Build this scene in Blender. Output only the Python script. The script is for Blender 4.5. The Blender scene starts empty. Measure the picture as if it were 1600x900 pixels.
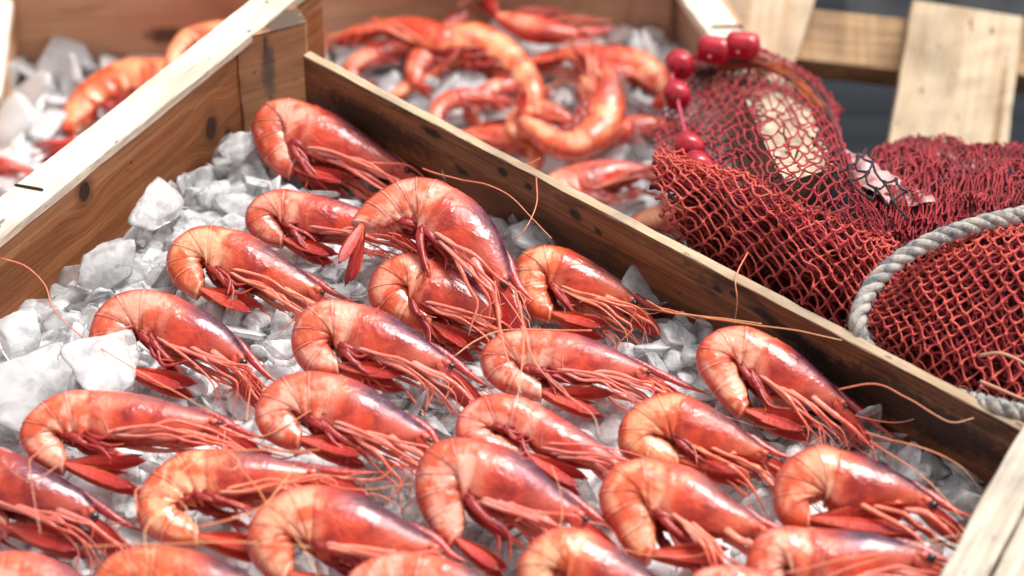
import bpy, bmesh, math, random
import numpy as np
from mathutils import Vector, Matrix, noise as mnoise

random.seed(7)
RNG = np.random.default_rng(11)
SC = bpy.context.scene
COL = SC.collection

# ------------------------------------------------------------------ camera
PITCH = math.radians(40.0)
DIST = 1.46
FOCAL = 85.0
cam_d = bpy.data.cameras.new("camera")
cam = bpy.data.objects.new("camera", cam_d)
COL.objects.link(cam)
CAM = np.array([0.0, -DIST * math.cos(PITCH), DIST * math.sin(PITCH)])
cam.location = CAM
cam.rotation_euler = (math.radians(90) - PITCH, 0, 0)
cam_d.lens = FOCAL
cam_d.sensor_width = 36.0
cam_d.clip_start = 0.05
cam_d.clip_end = 200.0
cam_d.dof.use_dof = True
cam_d.dof.focus_distance = 1.41
cam_d.dof.aperture_fstop = 5.0
SC.camera = cam

# ------------------------------------------------------------------ light
world = bpy.data.worlds.new("World")
SC.world = world
world.use_nodes = True
wn = world.node_tree.nodes
wl = world.node_tree.links
wn.clear()
SUN_EL, SUN_AZ = math.radians(62.0), math.radians(50.0)      # azimuth from +Y towards +X
sky = wn.new("ShaderNodeTexSky")
sky.sky_type = 'NISHITA'
sky.sun_disc = False
sky.sun_elevation = SUN_EL
sky.sun_rotation = SUN_AZ
sky.dust_density = 4.0
sky.air_density = 1.0
hs = wn.new("ShaderNodeHueSaturation")        # a thin bright overcast: the blue is mostly gone
hs.inputs["Saturation"].default_value = 0.12
bg = wn.new("ShaderNodeBackground")
bg.inputs["Strength"].default_value = 0.15
wo = wn.new("ShaderNodeOutputWorld")
wl.new(sky.outputs[0], hs.inputs["Color"])
wl.new(hs.outputs[0], bg.inputs["Color"])
wl.new(bg.outputs[0], wo.inputs["Surface"])
sun_d = bpy.data.lights.new("sun", 'SUN')
sun_d.energy = 2.6
sun_d.angle = math.radians(30.0)
sun_d.color = (1.0, 0.965, 0.92)
sun = bpy.data.objects.new("sun", sun_d)
COL.objects.link(sun)
_sd = Vector((math.sin(SUN_AZ) * math.cos(SUN_EL), math.cos(SUN_AZ) * math.cos(SUN_EL), math.sin(SUN_EL)))
sun.rotation_euler = (-_sd).to_track_quat('-Z', 'Y').to_euler()
sun.location = (0.6, 0.6, 1.5)
SC.view_settings.view_transform = 'Standard'
SC.view_settings.look = 'None'
SC.view_settings.exposure = 0.38
SC.view_settings.gamma = 1.0
SC.cycles.use_denoising = True
SC.cycles.max_bounces = 10
SC.cycles.transparent_max_bounces = 12
SC.cycles.caustics_reflective = False
SC.cycles.caustics_refractive = False

# ------------------------------------------------------------------ where a point of the photograph lies in the place
_K = 36.0 / 1600.0
_RIGHT = np.array([1.0, 0, 0])
_FWD = np.array([0, math.cos(PITCH), -math.sin(PITCH)])
_UP = np.array([0, math.sin(PITCH), math.cos(PITCH)])
PXM = DIST * _K / FOCAL                       # metres per photo pixel at the crate

def ray(px, py):
    d = _FWD * FOCAL + _RIGHT * (px - 800) * _K + _UP * (450 - py) * _K
    return d / np.linalg.norm(d)

def at(px, py, z):
    d = ray(px, py)
    return CAM + d * ((z - CAM[2]) / d[2])

def on_plane(px, py, p0, n):
    d = ray(px, py)
    return CAM + d * (np.dot(p0 - CAM, n) / np.dot(d, n))

def nrm(v):
    v = np.asarray(v, float)
    return v / max(1e-12, np.linalg.norm(v))

def catmull(P, n, closed=False):
    """n points along a centripetal-ish Catmull-Rom through P, evenly by arc length."""
    P = np.asarray(P, float)
    if len(P) == 2:
        t = np.linspace(0, 1, n)[:, None]
        return P[0] * (1 - t) + P[1] * t
    Q = np.vstack([2 * P[0] - P[1], P, 2 * P[-1] - P[-2]])
    out = []
    for i in range(1, len(Q) - 2):
        p0, p1, p2, p3 = Q[i - 1], Q[i], Q[i + 1], Q[i + 2]
        for t in np.linspace(0, 1, 16, endpoint=False):
            out.append(0.5 * ((2 * p1) + (-p0 + p2) * t + (2 * p0 - 5 * p1 + 4 * p2 - p3) * t * t + (-p0 + 3 * p1 - 3 * p2 + p3) * t ** 3))
    out.append(P[-1])
    out = np.array(out)
    s = np.concatenate([[0], np.cumsum(np.linalg.norm(np.diff(out, axis=0), axis=1))])
    tt = np.linspace(0, s[-1], n)
    return np.stack([np.interp(tt, s, out[:, k]) for k in range(out.shape[1])], axis=1)

# ------------------------------------------------------------------ object helpers
def mesh_data(name, verts, faces, mat, smooth=True, attrs=None):
    me = bpy.data.meshes.new(name)
    me.from_pydata([tuple(v) for v in verts], [], [tuple(f) for f in faces])
    if smooth:
        me.polygons.foreach_set("use_smooth", [True] * len(me.polygons))
    if attrs:
        for k, a in attrs.items():
            at_ = me.attributes.new(k, 'FLOAT', 'POINT')
            at_.data.foreach_set("value", np.asarray(a, dtype=np.float32))
    if mat is not None:
        me.materials.append(mat)
    me.update()
    return me

def obj(name, me, parent=None, color=None, loc=None):
    o = bpy.data.objects.new(name, me)
    COL.objects.link(o)
    if parent is not None:
        o.parent = parent
    if color is not None:
        o.color = color
    if loc is not None:
        o.location = loc
    return o

def tag(o, label=None, cat=None, group=None, kind=None):
    if label: o['label'] = label
    if cat: o['category'] = cat
    if group: o['group'] = group
    if kind: o['kind'] = kind
    return o

def thing(name, loc, label, cat, group=None):
    e = bpy.data.objects.new(name, None)
    COL.objects.link(e)
    e.location = loc
    e.empty_display_size = 0.01
    return tag(e, label, cat, group)

class MB:
    """collects verts / faces / per-vertex attributes"""
    def __init__(s):
        s.v, s.f, s.a = [], [], {}
        s.n = 0
    def add(s, verts, faces, **attrs):
        verts = np.asarray(verts, float)
        s.v.append(verts)
        for f in faces:
            s.f.append(tuple(i + s.n for i in f))
        for k, val in attrs.items():
            s.a.setdefault(k, []).append(np.broadcast_to(np.asarray(val, float), (len(verts),)))
        s.n += len(verts)
    def data(s, name, mat, origin=(0, 0, 0), smooth=True):
        V = np.vstack(s.v) - np.asarray(origin, float)
        A = {k: np.concatenate(x) for k, x in s.a.items()}
        return mesh_data(name, V, s.f, mat, smooth, A)

_ringfaces = {}
def grid_faces(nr, nc, wrap=True):
    key = (nr, nc, wrap)
    if key not in _ringfaces:
        f = []
        m = nc if wrap else nc - 1
        for i in range(nr - 1):
            for j in range(m):
                k = (j + 1) % nc
                f.append((i * nc + j, i * nc + k, (i + 1) * nc + k, (i + 1) * nc + j))
        _ringfaces[key] = f
    return _ringfaces[key]

def tube(mb, P, R, sides=6, flat=1.0, flat_dir=None, cap=True, **attrs):
    """a tube along P (n x 3) with radii R; flat squeezes the section along flat_dir"""
    P = np.asarray(P, float)
    n = len(P)
    R = np.broadcast_to(np.asarray(R, float), (n,))
    T = np.gradient(P, axis=0)
    T /= np.maximum(1e-12, np.linalg.norm(T, axis=1))[:, None]
    ref = np.asarray(flat_dir if flat_dir is not None else (0.13, 0.21, 0.97), float)
    A = np.cross(T, ref)
    ln = np.linalg.norm(A, axis=1)
    A[ln < 1e-4] = np.cross(T[ln < 1e-4], (0.9, 0.1, 0.2))
    A /= np.linalg.norm(A, axis=1)[:, None]
    B = np.cross(A, T)
    ang = np.linspace(0, 2 * math.pi, sides, endpoint=False)
    V = P[:, None, :] + R[:, None, None] * (np.cos(ang)[None, :, None] * A[:, None, :] + flat * np.sin(ang)[None, :, None] * B[:, None, :])
    F = list(grid_faces(n, sides))
    if cap:
        F += [tuple(range(sides))[::-1], tuple((n - 1) * sides + j for j in range(sides))]
    t = np.repeat(np.linspace(0, 1, n), sides)
    mb.add(V.reshape(-1, 3), F, u=t, **attrs)

def ellipsoid(mb, c, r, seg=10, rings=7, axes=None, **attrs):
    th = np.linspace(0.001, math.pi - 0.001, rings)
    ph = np.linspace(0, 2 * math.pi, seg, endpoint=False)
    L = np.stack([np.sin(th)[:, None] * np.cos(ph)[None], np.sin(th)[:, None] * np.sin(ph)[None], np.repeat(np.cos(th)[:, None], seg, 1)], -1).reshape(-1, 3) * np.asarray(r)
    if axes is not None:
        L = L @ np.asarray(axes)
    mb.add(L + np.asarray(c), list(grid_faces(rings, seg)), **attrs)

# ------------------------------------------------------------------ node helper
class NT:
    def __init__(s, name):
        s.m = bpy.data.materials.new(name)
        s.m.use_nodes = True
        s.t = s.m.node_tree
        s.t.nodes.clear()
        s.out = s.t.nodes.new("ShaderNodeOutputMaterial")
    def n(s, typ, **kw):
        x = s.t.nodes.new(typ)
        for k, v in kw.items(): setattr(x, k, v)
        return x
    def put(s, sock, v):
        if hasattr(v, "is_output"): s.t.links.new(v, sock)
        elif v is not None:
            if sock.type == 'RGBA' and not hasattr(v, "__len__"): v = (v, v, v, 1)
            if sock.type == 'RGBA' and len(v) == 3: v = (*v, 1)
            sock.default_value = v
    def math(s, op, a, b=None, c=None, clamp=False):
        x = s.n("ShaderNodeMath", operation=op, use_clamp=clamp)
        s.put(x.inputs[0], a)
        if b is not None: s.put(x.inputs[1], b)
        if c is not None: s.put(x.inputs[2], c)
        return x.outputs[0]
    def mix(s, f, a, b, mode='MIX'):
        x = s.n("ShaderNodeMix", data_type='RGBA', blend_type=mode)
        s.put(x.inputs[0], f); s.put(x.inputs[6], a); s.put(x.inputs[7], b)
        return x.outputs[2]
    def step(s, v, a, b, lo=0.0, hi=1.0):
        x = s.n("ShaderNodeMapRange", interpolation_type='SMOOTHSTEP')
        s.put(x.inputs[0], v); s.put(x.inputs[1], a); s.put(x.inputs[2], b); s.put(x.inputs[3], lo); s.put(x.inputs[4], hi)
        return x.outputs[0]
    def noise(s, vec, scale, detail=3.0, rough=0.55, dist=0.0, w=None):
        x = s.n("ShaderNodeTexNoise")
        if w is not None:
            x.noise_dimensions = '4D'
            s.put(x.inputs["W"], w)
        s.put(x.inputs["Vector"], vec); s.put(x.inputs["Scale"], scale); s.put(x.inputs["Detail"], detail)
        s.put(x.inputs["Roughness"], rough); s.put(x.inputs["Distortion"], dist)
        return x.outputs["Fac"]
    def attr(s, name):
        return s.n("ShaderNodeAttribute", attribute_name=name).outputs["Fac"]
    def ramp(s, v, stops):
        x = s.n("ShaderNodeValToRGB")
        e = x.color_ramp.elements
        while len(e) < len(stops): e.new(0.5)
        for el, (p, c) in zip(e, stops):
            el.position = p
            el.color = (*c, 1) if hasattr(c, "__len__") else (c, c, c, 1)
        s.put(x.inputs[0], v)
        return x.outputs[0]
    def bump(s, h, strength=0.3, dist=0.001):
        x = s.n("ShaderNodeBump")
        s.put(x.inputs["Height"], h); x.inputs["Strength"].default_value = strength; x.inputs["Distance"].default_value = dist
        return x.outputs[0]
    def coord(s, which="Object"):
        return s.n("ShaderNodeTexCoord").outputs[which]
    def mapping(s, vec, scale=(1, 1, 1), loc=(0, 0, 0), rot=(0, 0, 0)):
        x = s.n("ShaderNodeMapping")
        s.put(x.inputs[0], vec); s.put(x.inputs[1], loc); s.put(x.inputs[2], rot); s.put(x.inputs[3], scale)
        return x.outputs[0]
    def principled(s, **kw):
        x = s.n("ShaderNodeBsdfPrincipled")
        for k, v in kw.items(): s.put(x.inputs[k], v)
        s.t.links.new(x.outputs[0], s.out.inputs["Surface"])
        return x
    def finish(s, shader):
        s.t.links.new(shader, s.out.inputs["Surface"])
        return s.m

def L(r, g, b):
    """sRGB 0-255 to linear"""
    f = lambda c: (c / 255 / 12.92) if c / 255 <= 0.04045 else ((c / 255 + 0.055) / 1.055) ** 2.4
    return (f(r), f(g), f(b))
# ================================================================== WOOD
def wood(name, light, dark, knots=(), stain=None, ends=0.5, grain=1.0, grey=0.0, blots=(), wet=None, specks=0.0):
    """sawn softwood: grain runs along the object's own X; knots = [(x, z, rx, rz)] on the board face"""
    t = NT(name)
    co = t.coord("Object")
    sep = t.n("ShaderNodeSeparateXYZ"); t.put(sep.inputs[0], co)
    X, Y, Z = sep.outputs
    warp = None
    knotmask = None
    zz = Z
    for (kx, kz, rx, rz) in knots:
        dx = t.math('DIVIDE', t.math('SUBTRACT', X, kx), rx)
        dz = t.math('DIVIDE', t.math('SUBTRACT', Z, kz), rz)
        r = t.math('SQRT', t.math('ADD', t.math('MULTIPLY', dx, dx), t.math('MULTIPLY', dz, dz)))
        # grain lines bow round the knot
        push = t.math('MULTIPLY', t.math('MULTIPLY', dz, rz * 0.9), t.math('POWER', 2.718, t.math('MULTIPLY', t.math('MULTIPLY', r, r), -0.16)))
        zz = t.math('SUBTRACT', zz, push)
        rn = t.math('ADD', r, t.math('MULTIPLY', t.noise(co, 260, 3, 0.7), 0.7))
        m = t.step(rn, 1.10, 1.36, 1.0, 0.0)
        hm = t.step(rn, 1.25, 2.4, 0.65, 0.0)
        halo = hm if knotmask is None else t.math('MAXIMUM', halo, hm)
        knotmask = m if knotmask is None else t.math('MAXIMUM', knotmask, m)
    cmb = t.n("ShaderNodeCombineXYZ")
    t.put(cmb.inputs[0], X); t.put(cmb.inputs[1], Y); t.put(cmb.inputs[2], zz)
    v = cmb.outputs[0]
    g1 = t.noise(t.mapping(v, (3.0, 60, 130)), 1.0, 4, 0.6, 0.9)
    g2 = t.noise(t.mapping(v, (14, 260, 560)), 1.0, 3, 0.6, 0.3)
    big = t.noise(t.mapping(co, (9, 25, 28)), 1.0, 3, 0.6, 0.6)
    f = t.math('ADD', t.math('MULTIPLY', t.step(g1, 0.30, 0.72), 0.62 * grain), t.math('MULTIPLY', t.step(g2, 0.32, 0.68), 0.42 * grain))
    col = t.mix(f, light, dark)
    col = t.mix(t.step(big, 0.45, 0.7, 0.0, 0.55), col, [c * 0.62 for c in dark])
    if grey:
        col = t.mix(t.step(t.noise(co, 22, 4, 0.6), 0.42, 0.66, 0.0, grey), col, (0.20, 0.18, 0.16))
    if stain:
        st = t.step(t.noise(t.mapping(co, (16, 30, 42)), 1.0, 5, 0.65, 0.4), 0.53, 0.68, 0.0, 0.8)
        col = t.mix(st, col, stain)
        sp = t.step(t.noise(t.mapping(co, (70, 90, 110)), 1.0, 3, 0.7), 0.66, 0.70, 0.0, 0.85)
        col = t.mix(sp, col, (0.012, 0.009, 0.007))
    for (bx, bz, rx, rz, c) in blots:
        dx = t.math('DIVIDE', t.math('SUBTRACT', X, bx), rx)
        dz = t.math('DIVIDE', t.math('SUBTRACT', Z, bz), rz)
        r = t.math('SQRT', t.math('ADD', t.math('MULTIPLY', dx, dx), t.math('MULTIPLY', dz, dz)))
        m = t.step(t.math('ADD', r, t.math('MULTIPLY', t.noise(co, 180, 4, 0.7), 1.3)), 1.1, 1.7, 0.9, 0.0)
        col = t.mix(m, col, c)
    wm = 0.0
    if wet:      # the lower part has soaked up melt water, with a ragged tide line
        wl_ = t.math('ADD', Z, t.math('MULTIPLY', t.math('SUBTRACT', t.noise(t.mapping(co, (14, 30, 40)), 1.0, 4, 0.6, 0.8), 0.5), wet[1]))
        wm = t.step(wl_, wet[0] + .0006, wet[0] - .0006)
        col = t.mix(t.math('MULTIPLY', wm, wet[2]), col, t.mix(1.0, col, (0.76, 0.57, 0.43), 'MULTIPLY'))
    if specks:
        s1 = t.step(t.noise(t.mapping(co, (60, 170, 170)), 1.0, 2, 0.5), 0.67, 0.71, 0.0, specks)
        s2 = t.step(t.noise(t.mapping(co, (18, 260, 260)), 1.0, 3, 0.6, 0.3), 0.65, 0.70, 0.0, specks * .6)
        s3 = t.step(t.noise(t.mapping(co, (26, 60, 60)), 1.0, 3, 0.6, 0.3), 0.66, 0.74, 0.0, specks * .6)
        col = t.mix(s3, col, (0.42, 0.24, 0.10)); col = t.mix(t.math('MAXIMUM', s1, s2), col, (0.06, 0.04, 0.03))
    if knotmask is not None:
        col = t.mix(halo, col, (0.15, 0.06, 0.025))
        kc = t.mix(t.noise(co, 420, 3), (0.018, 0.008, 0.006), (0.10, 0.035, 0.018))
        col = t.mix(knotmask, col, kc)
    h = t.math('ADD', t.math('MULTIPLY', g2, 0.6), t.math('ADD', t.math('MULTIPLY', g1, 0.5), t.math('MULTIPLY', t.noise(co, 900, 2), 0.25)))
    t.principled(**{"Base Color": col, "Roughness": t.step(big, 0.3, 0.7, 0.50, 0.72), "Specular IOR Level": 0.35, "Normal": t.bump(h, 0.85, 0.0014)})
    return t.m

def board(name, p0, p1, depth_dir, h, d, mat, parent=None, up=(0, 0, 1), bow=0.0008, split_seed=0, bev=0.0009, origin=None, zbow=0.0):
    """A sawn board. p0-p1: the top edge of its visible face (bottom-side at p - h*up); depth_dir: away from that face.
    Local axes: X along, Y into the depth, Z up. Its edges wander a little as sawn wood does."""
    p0, p1 = np.asarray(p0, float), np.asarray(p1, float)
    x = nrm(p1 - p0)
    up = np.asarray(up, float)
    z = nrm(up - x * np.dot(up, x))
    y = np.cross(z, x)
    if np.dot(y, depth_dir) < 0:
        # keep a right-handed frame: flip x
        p0, p1 = p1, p0
        x = -x
        y = np.cross(z, x)
    Ln = np.linalg.norm(p1 - p0)
    nx = max(6, int(Ln / 0.012))
    rs = np.random.default_rng(split_seed + 5)
    k = np.cumsum(rs.normal(0, 1, (nx + 1, 4)), axis=0)
    k -= np.linspace(0, 1, nx + 1)[:, None] * k[-1]
    k = k / max(1e-6, np.abs(k).max()) * bow
    j = rs.normal(0, 0.00022, (nx + 1, 8, 2))
    V, F = [], []
    b = bev
    sec = [(0, -b), (b, 0), (d - b, 0), (d, -b), (d, -h + b), (d - b, -h), (b, -h), (0, -h + b)]
    for i in range(nx + 1):
        xx = Ln * i / nx
        for q, (yy, zv) in enumerate(sec):
            top = zv > -h / 2
            front = yy < d / 2
            V.append((xx, yy + k[i, 0 if front else 1] * 0.6 + j[i, q, 0], zv + (k[i, 2] if top else k[i, 3]) + j[i, q, 1] + zbow * math.sin(math.pi * i / nx)))
    F = list(grid_faces(nx + 1, 8)) + [tuple(range(8))[::-1], tuple(nx * 8 + q for q in range(8))]
    me = mesh_data(name, V, F, mat, smooth=False)
    o = bpy.data.objects.new(name, me)
    COL.objects.link(o)
    M = Matrix(((x[0], y[0], z[0], p0[0]), (x[1], y[1], z[1], p0[1]), (x[2], y[2], z[2], p0[2]), (0, 0, 0, 1)))
    if parent is not None:
        o.parent = parent
        M = Matrix.Translation(-Vector(parent.location)) @ M
    o.matrix_local = M if parent is not None else M
    return o, (p0, x, y, z, Ln)

def local_of(frame_p, frame_q, depth_dir, px, py):
    """where a photo pixel falls on the face of a board with top edge frame_p-frame_q: (x, z) in the board's own axes"""
    p0, p1 = np.asarray(frame_p, float), np.asarray(frame_q, float)
    x = nrm(p1 - p0); z = nrm(np.array([0, 0, 1.0]) - x * x[2]); y = np.cross(z, x)
    if np.dot(y, depth_dir) < 0:
        p0 = p1; x = -x; y = np.cross(z, x)
    w = on_plane(px, py, p0, y) - p0
    return float(np.dot(w, x)), float(np.dot(w, z))

def smat_metal(name, c, rough):
    t = NT(name)
    co = t.coord()
    t.principled(**{"Base Color": t.mix(t.step(t.noise(co, 300, 3), 0.4, 0.65), c, (0.10, 0.035, 0.015)), "Metallic": 0.8, "Roughness": rough})
    return t.m
M_staple = smat_metal("rusty_steel", (0.05, 0.045, 0.04), 0.45)

def staple(parent, p, q, normal, r=0.0006):
    mb = MB()
    n = nrm(normal)
    p, q = np.asarray(p), np.asarray(q)
    P = [p - n * 0.004, p + n * 0.0002, p + (q - p) * 0.06 + n * 0.0009, q - (q - p) * 0.06 + n * 0.0009, q + n * 0.0002, q - n * 0.004]
    tube(mb, catmull(P, 22), r, 6)
    return obj("staple", mb.data("staple", M_staple, parent.location), parent)

# ---- ground / table
t = NT("dark_wet_paving")
co = t.coord("Object")
t.principled(**{"Base Color": t.mix(t.step(t.noise(co, 6, 4), 0.35, 0.65), (0.005, 0.007, 0.010), (0.016, 0.019, 0.024)), "Roughness": t.step(t.noise(co, 14, 3), 0.4, 0.6, 0.7, 0.95), "Normal": t.bump(t.noise(co, 160, 3), 0.4, 0.003)})
M_ground = t.m
GZ = -0.95
S = 30.0
g = obj("ground", mesh_data("ground", [(-S, -S, GZ), (S, -S, GZ), (S, S, GZ), (-S, S, GZ)], [(0, 1, 2, 3)], M_ground, False))
tag(g, kind='structure')
t = NT("weathered_table_wood")
co = t.coord("Object")
gr = t.noise(t.mapping(co, (2, 40, 40)), 1.0, 4, 0.6, 0.5)
t.principled(**{"Base Color": t.mix(t.step(gr, 0.35, 0.7), (0.020, 0.024, 0.030), (0.008, 0.010, 0.013)), "Roughness": 0.9, "Specular IOR Level": 0.2, "Normal": t.bump(gr, 0.4, 0.002)})
M_table = t.m

# ---- FRONT CRATE
ZR = 0.067
crate = thing("wooden_crate", tuple(at(700, 500, -0.03)), "front pine crate packed with rows of red shrimps on ice, rim close to the camera", "crate")
A0, A1 = at(70, 315, ZR - 0.0075), at(459, 0, ZR - 0.0075)
ld = nrm(A1 - A0)
L0, L1 = A0 - ld * 0.22, A1 + ld * 0.03
l_in = nrm(np.cross(ld, (0, 0, 1)))            # towards the crate's inside (right of the board)
l_out = -l_in if l_in[0] > 0 else l_in
kn = [(*local_of(L0, L1, l_out, 330, 200), 0.0062, 0.0105), (*local_of(L0, L1, l_out, 132, 299), 0.0058, 0.0078)]
bl = [(*local_of(L0, L1, l_out, 356, 215), 0.005, 0.011, (0.03, 0.02, 0.012)), (*local_of(L0, L1, l_out, 120, 450), 0.06, 0.008, (0.10, 0.055, 0.02)),
      (*local_of(L0, L1, l_out, 250, 345), 0.03, 0.010, (0.09, 0.045, 0.02)), (*local_of(L0, L1, l_out, 170, 236), 0.0012, 0.0016, (0.01, 0.01, 0.02)),
      (*local_of(L0, L1, l_out, 205, 254), 0.0016, 0.0012, (0.01, 0.01, 0.02))]
M_left = wood("warm_pine_face", L(212, 154, 106), L(150, 92, 54), knots=kn, blots=bl, grain=1.0, wet=(-0.019, 0.022, 0.85), specks=.35)
board("side_board", L0, L1, l_out, 0.085, 0.012, M_left, crate, bow=0.0006, split_seed=3)
M_rim = wood("pale_dry_pine", L(236, 222, 204), L(212, 188, 160), grain=0.7, stain=None, grey=0.25, specks=.75)
R0, R1 = at(70, 315, ZR), at(459, 0, ZR)
rd = nrm(R1 - R0)
ro0 = at(0, 308, ZR)
rim_w = abs(np.dot(ro0 - R0, l_out))
board("rim_plank", R0 - rd * 0.24, R1 + rd * 0.05, l_out, 0.0072, rim_w, M_rim, crate, bow=0.0006, split_seed=11)
staple(crate, at(25, 291, ZR), at(66, 298, ZR), (0, 0, 1), 0.0009)

# right-hand long board
ZB = 0.058
B0, B1 = at(488, 96, ZB), at(1596, 676, ZB)
bd = nrm(B1 - B0)
b_out = nrm(np.cross((0, 0, 1), bd))
if b_out[1] < 0: b_out = -b_out
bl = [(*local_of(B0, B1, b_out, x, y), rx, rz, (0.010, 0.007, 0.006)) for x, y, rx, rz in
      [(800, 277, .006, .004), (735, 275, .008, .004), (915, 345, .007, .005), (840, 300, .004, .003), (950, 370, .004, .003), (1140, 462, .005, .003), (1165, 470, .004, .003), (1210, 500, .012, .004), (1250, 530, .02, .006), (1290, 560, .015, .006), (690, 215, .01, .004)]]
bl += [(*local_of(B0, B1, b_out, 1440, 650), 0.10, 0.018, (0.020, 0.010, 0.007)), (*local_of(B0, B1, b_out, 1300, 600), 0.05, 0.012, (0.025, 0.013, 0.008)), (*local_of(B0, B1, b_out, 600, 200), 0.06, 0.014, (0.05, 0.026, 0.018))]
M_right = wood("dark_wet_pine", L(158, 110, 72), L(92, 56, 34), stain=(0.040, 0.020, 0.012), blots=bl, grain=1.0, wet=(-0.016, 0.02, 0.8), specks=.5)
board("side_board", B0 - bd * 0.008, B1 + bd * 0.01, b_out, 0.080, 0.0058, M_right, crate, bow=0.0007, split_seed=21)
M_edge = wood("sawn_edge_pine", L(205, 180, 148), L(160, 128, 96), grain=0.9, grey=0.5, specks=.6)
board("edge_strip", B0 - bd * 0.008 + np.array([0, 0, 0.0012]), B1 + bd * 0.01 + np.array([0, 0, 0.0012]), b_out, 0.0011, 0.0064, M_edge, crate, bow=0.0005, split_seed=21, bev=0.0002)

# corner post (three-sided block), its sawn top a little above the rim
M_post = wood("corner_post_pine", L(210, 156, 114), L(150, 98, 62), grain=0.8, specks=.5, wet=(-.052, .02, .5), blots=[(0.020, -0.012, 0.0022, 0.016, (0.07, 0.05, 0.04)), (0.021, -0.030, 0.006, 0.030, (0.15, 0.11, 0.085)), (0.035, -0.0, 0.03, 0.0012, (0.05, 0.035, 0.026))])
pl, pr = at(374, 130, 0.032), at(484, 96, 0.032)
pd = nrm(np.array([pr[0] - pl[0], pr[1] - pl[1], 0]))
pback = nrm(np.cross((0, 0, 1), pd))
if pback[1] < 0: pback = -pback
pw = np.dot(pr - pl, pd)
PT = 0.0640
mb = MB()
sec = [(0.0008, 0), (pw - 0.002, 0), (pw, 0.0015), (pw + 0.001, 0.026), (pw * 0.55, 0.036), (pw * .2, 0.022)]
V = []
rs = np.random.default_rng(4)
nz = 9
for i in range(nz + 1):
    zz = -0.075 + (0.075) * i / nz
    for (a, b) in sec:
        e = rs.normal(0, 0.0003, 3)
        V.append((a + e[0], b + e[1], zz + (e[2] * 3 if i == nz else 0)))
mb.add(V, list(grid_faces(nz + 1, 6)) + [tuple(nz * 6 + q for q in range(6)), tuple(range(6))[::-1]])
o = obj("corner_post", mb.data("corner_post", M_post, smooth=False), crate)
o.matrix_local = Matrix.Translation(-Vector(crate.location)) @ Matrix(((pd[0], pback[0], 0, pl[0]), (pd[1], pback[1], 0, pl[1]), (0, 0, 1, PT), (0, 0, 0, 1)))

# near right end board: a thick weathered plank
ZE = 0.082
E0, E1 = at(1604, 655, ZE), at(1462, 912, ZE)
ed = nrm(E1 - E0)
e_out = nrm(np.cross((0, 0, 1), ed))
if e_out[0] < 0: e_out = -e_out
M_end = wood("weathered_grey_pine", L(214, 200, 182), L(158, 140, 120), grain=1.0, specks=.4, grey=0.45, blots=[(0.11, -0.02, 0.06, 0.006, (0.1, 0.08, 0.06))])
board("end_board", E0 - ed * 0.03, E1 + ed * 0.06, e_out, 0.10, 0.020, M_end, crate, bow=0.0009, split_seed=31)
Q0, Q1 = E0 + e_out * 0.0215, E1 + e_out * 0.0215
board("end_batten", Q0 - ed * 0.03 - np.array([0, 0, .003]), Q1 + ed * 0.06 - np.array([0, 0, .003]), e_out, 0.10, 0.016, M_end, crate, bow=0.0009, split_seed=37)
# posts under the crate's other corners carry it above the table
for (x, y) in ((1585, 700), (430, 60), (1540, 1090), (-200, 640)):
    c_ = at(x, y, -0.036)
    mb = MB()
    q = [(c_[0] + a, c_[1] + b) for a, b in ((-.018, -.018), (.018, -.018), (.018, .018), (-.018, .018))]
    mb.add([(a, b, -0.2615) for a, b in q] + [(a, b, -0.0425) for a, b in q], [(3, 2, 1, 0), (4, 5, 6, 7), (0, 1, 5, 4), (1, 2, 6, 5), (2, 3, 7, 6), (3, 0, 4, 7)])
    obj("leg_post", mb.data("leg_post", M_post, crate.location, False), crate)
# floor of the crate
fz = -0.034
cA = L0 + ld * 0.2; 
floorpts = [at(395, 60, fz), at(1640, 690, fz), at(980, 1520, fz), at(-720, 980, fz)]
mb = MB()
mb.add(floorpts + [p - np.array([0, 0, .008]) for p in floorpts], [(0, 1, 2, 3)[::-1], (4, 5, 6, 7), (0, 1, 5, 4), (1, 2, 6, 5), (2, 3, 7, 6), (3, 0, 4, 7)])
obj("bottom_board", mb.data("bottom_board", M_right, crate.location, False), crate)

# ---- BACK CRATE (lower, out of focus)
ZI2 = -0.17                                  # its ice
crate2 = thing("wooden_crate", tuple(at(620, 150, ZI2 - 0.05)), "blurred pine crate of shrimps on ice behind the front crate", "crate")
zb2 = ZI2 + 0.085
w0, w1 = at(28, 110, ZI2), at(1075, 46, ZI2)
M_back = wood("soft_brown_pine", L(226, 182, 146), L(188, 138, 102), grain=0.8, blots=[(0.35, -0.03, 0.05, 0.015, (0.12, .07, .04)), (0.12, -0.06, 0.02, 0.01, (0.10, .06, .035)), (0.52, -0.05, 0.015, 0.01, (0.08, .05, .03))])
up = np.array([0, 0, zb2 - ZI2])
back = np.array([0, 1.0, 0])
board("back_board", w0 + up, w1 + up, back, 0.115, 0.012, M_back, crate2, split_seed=41)
# left wall with a pale rim
M_lt = wood("pale_rim_pine", L(240, 228, 210), L(214, 190, 160), grain=0.6)
k0, k1 = at(46, 0, zb2 + .01), at(-2, 235, zb2 + .01)
lo = np.array([-1.0, 0, 0])
board("side_board", at(34, 110, ZI2) + up * .95, at(-40, 330, ZI2) + up * .95, lo, 0.13, 0.010, M_back, crate2, split_seed=43)
board("rim_plank", at(19, 0, zb2), at(0, 150, zb2), lo, 0.010, 0.022, M_lt, crate2, split_seed=44)
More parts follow.
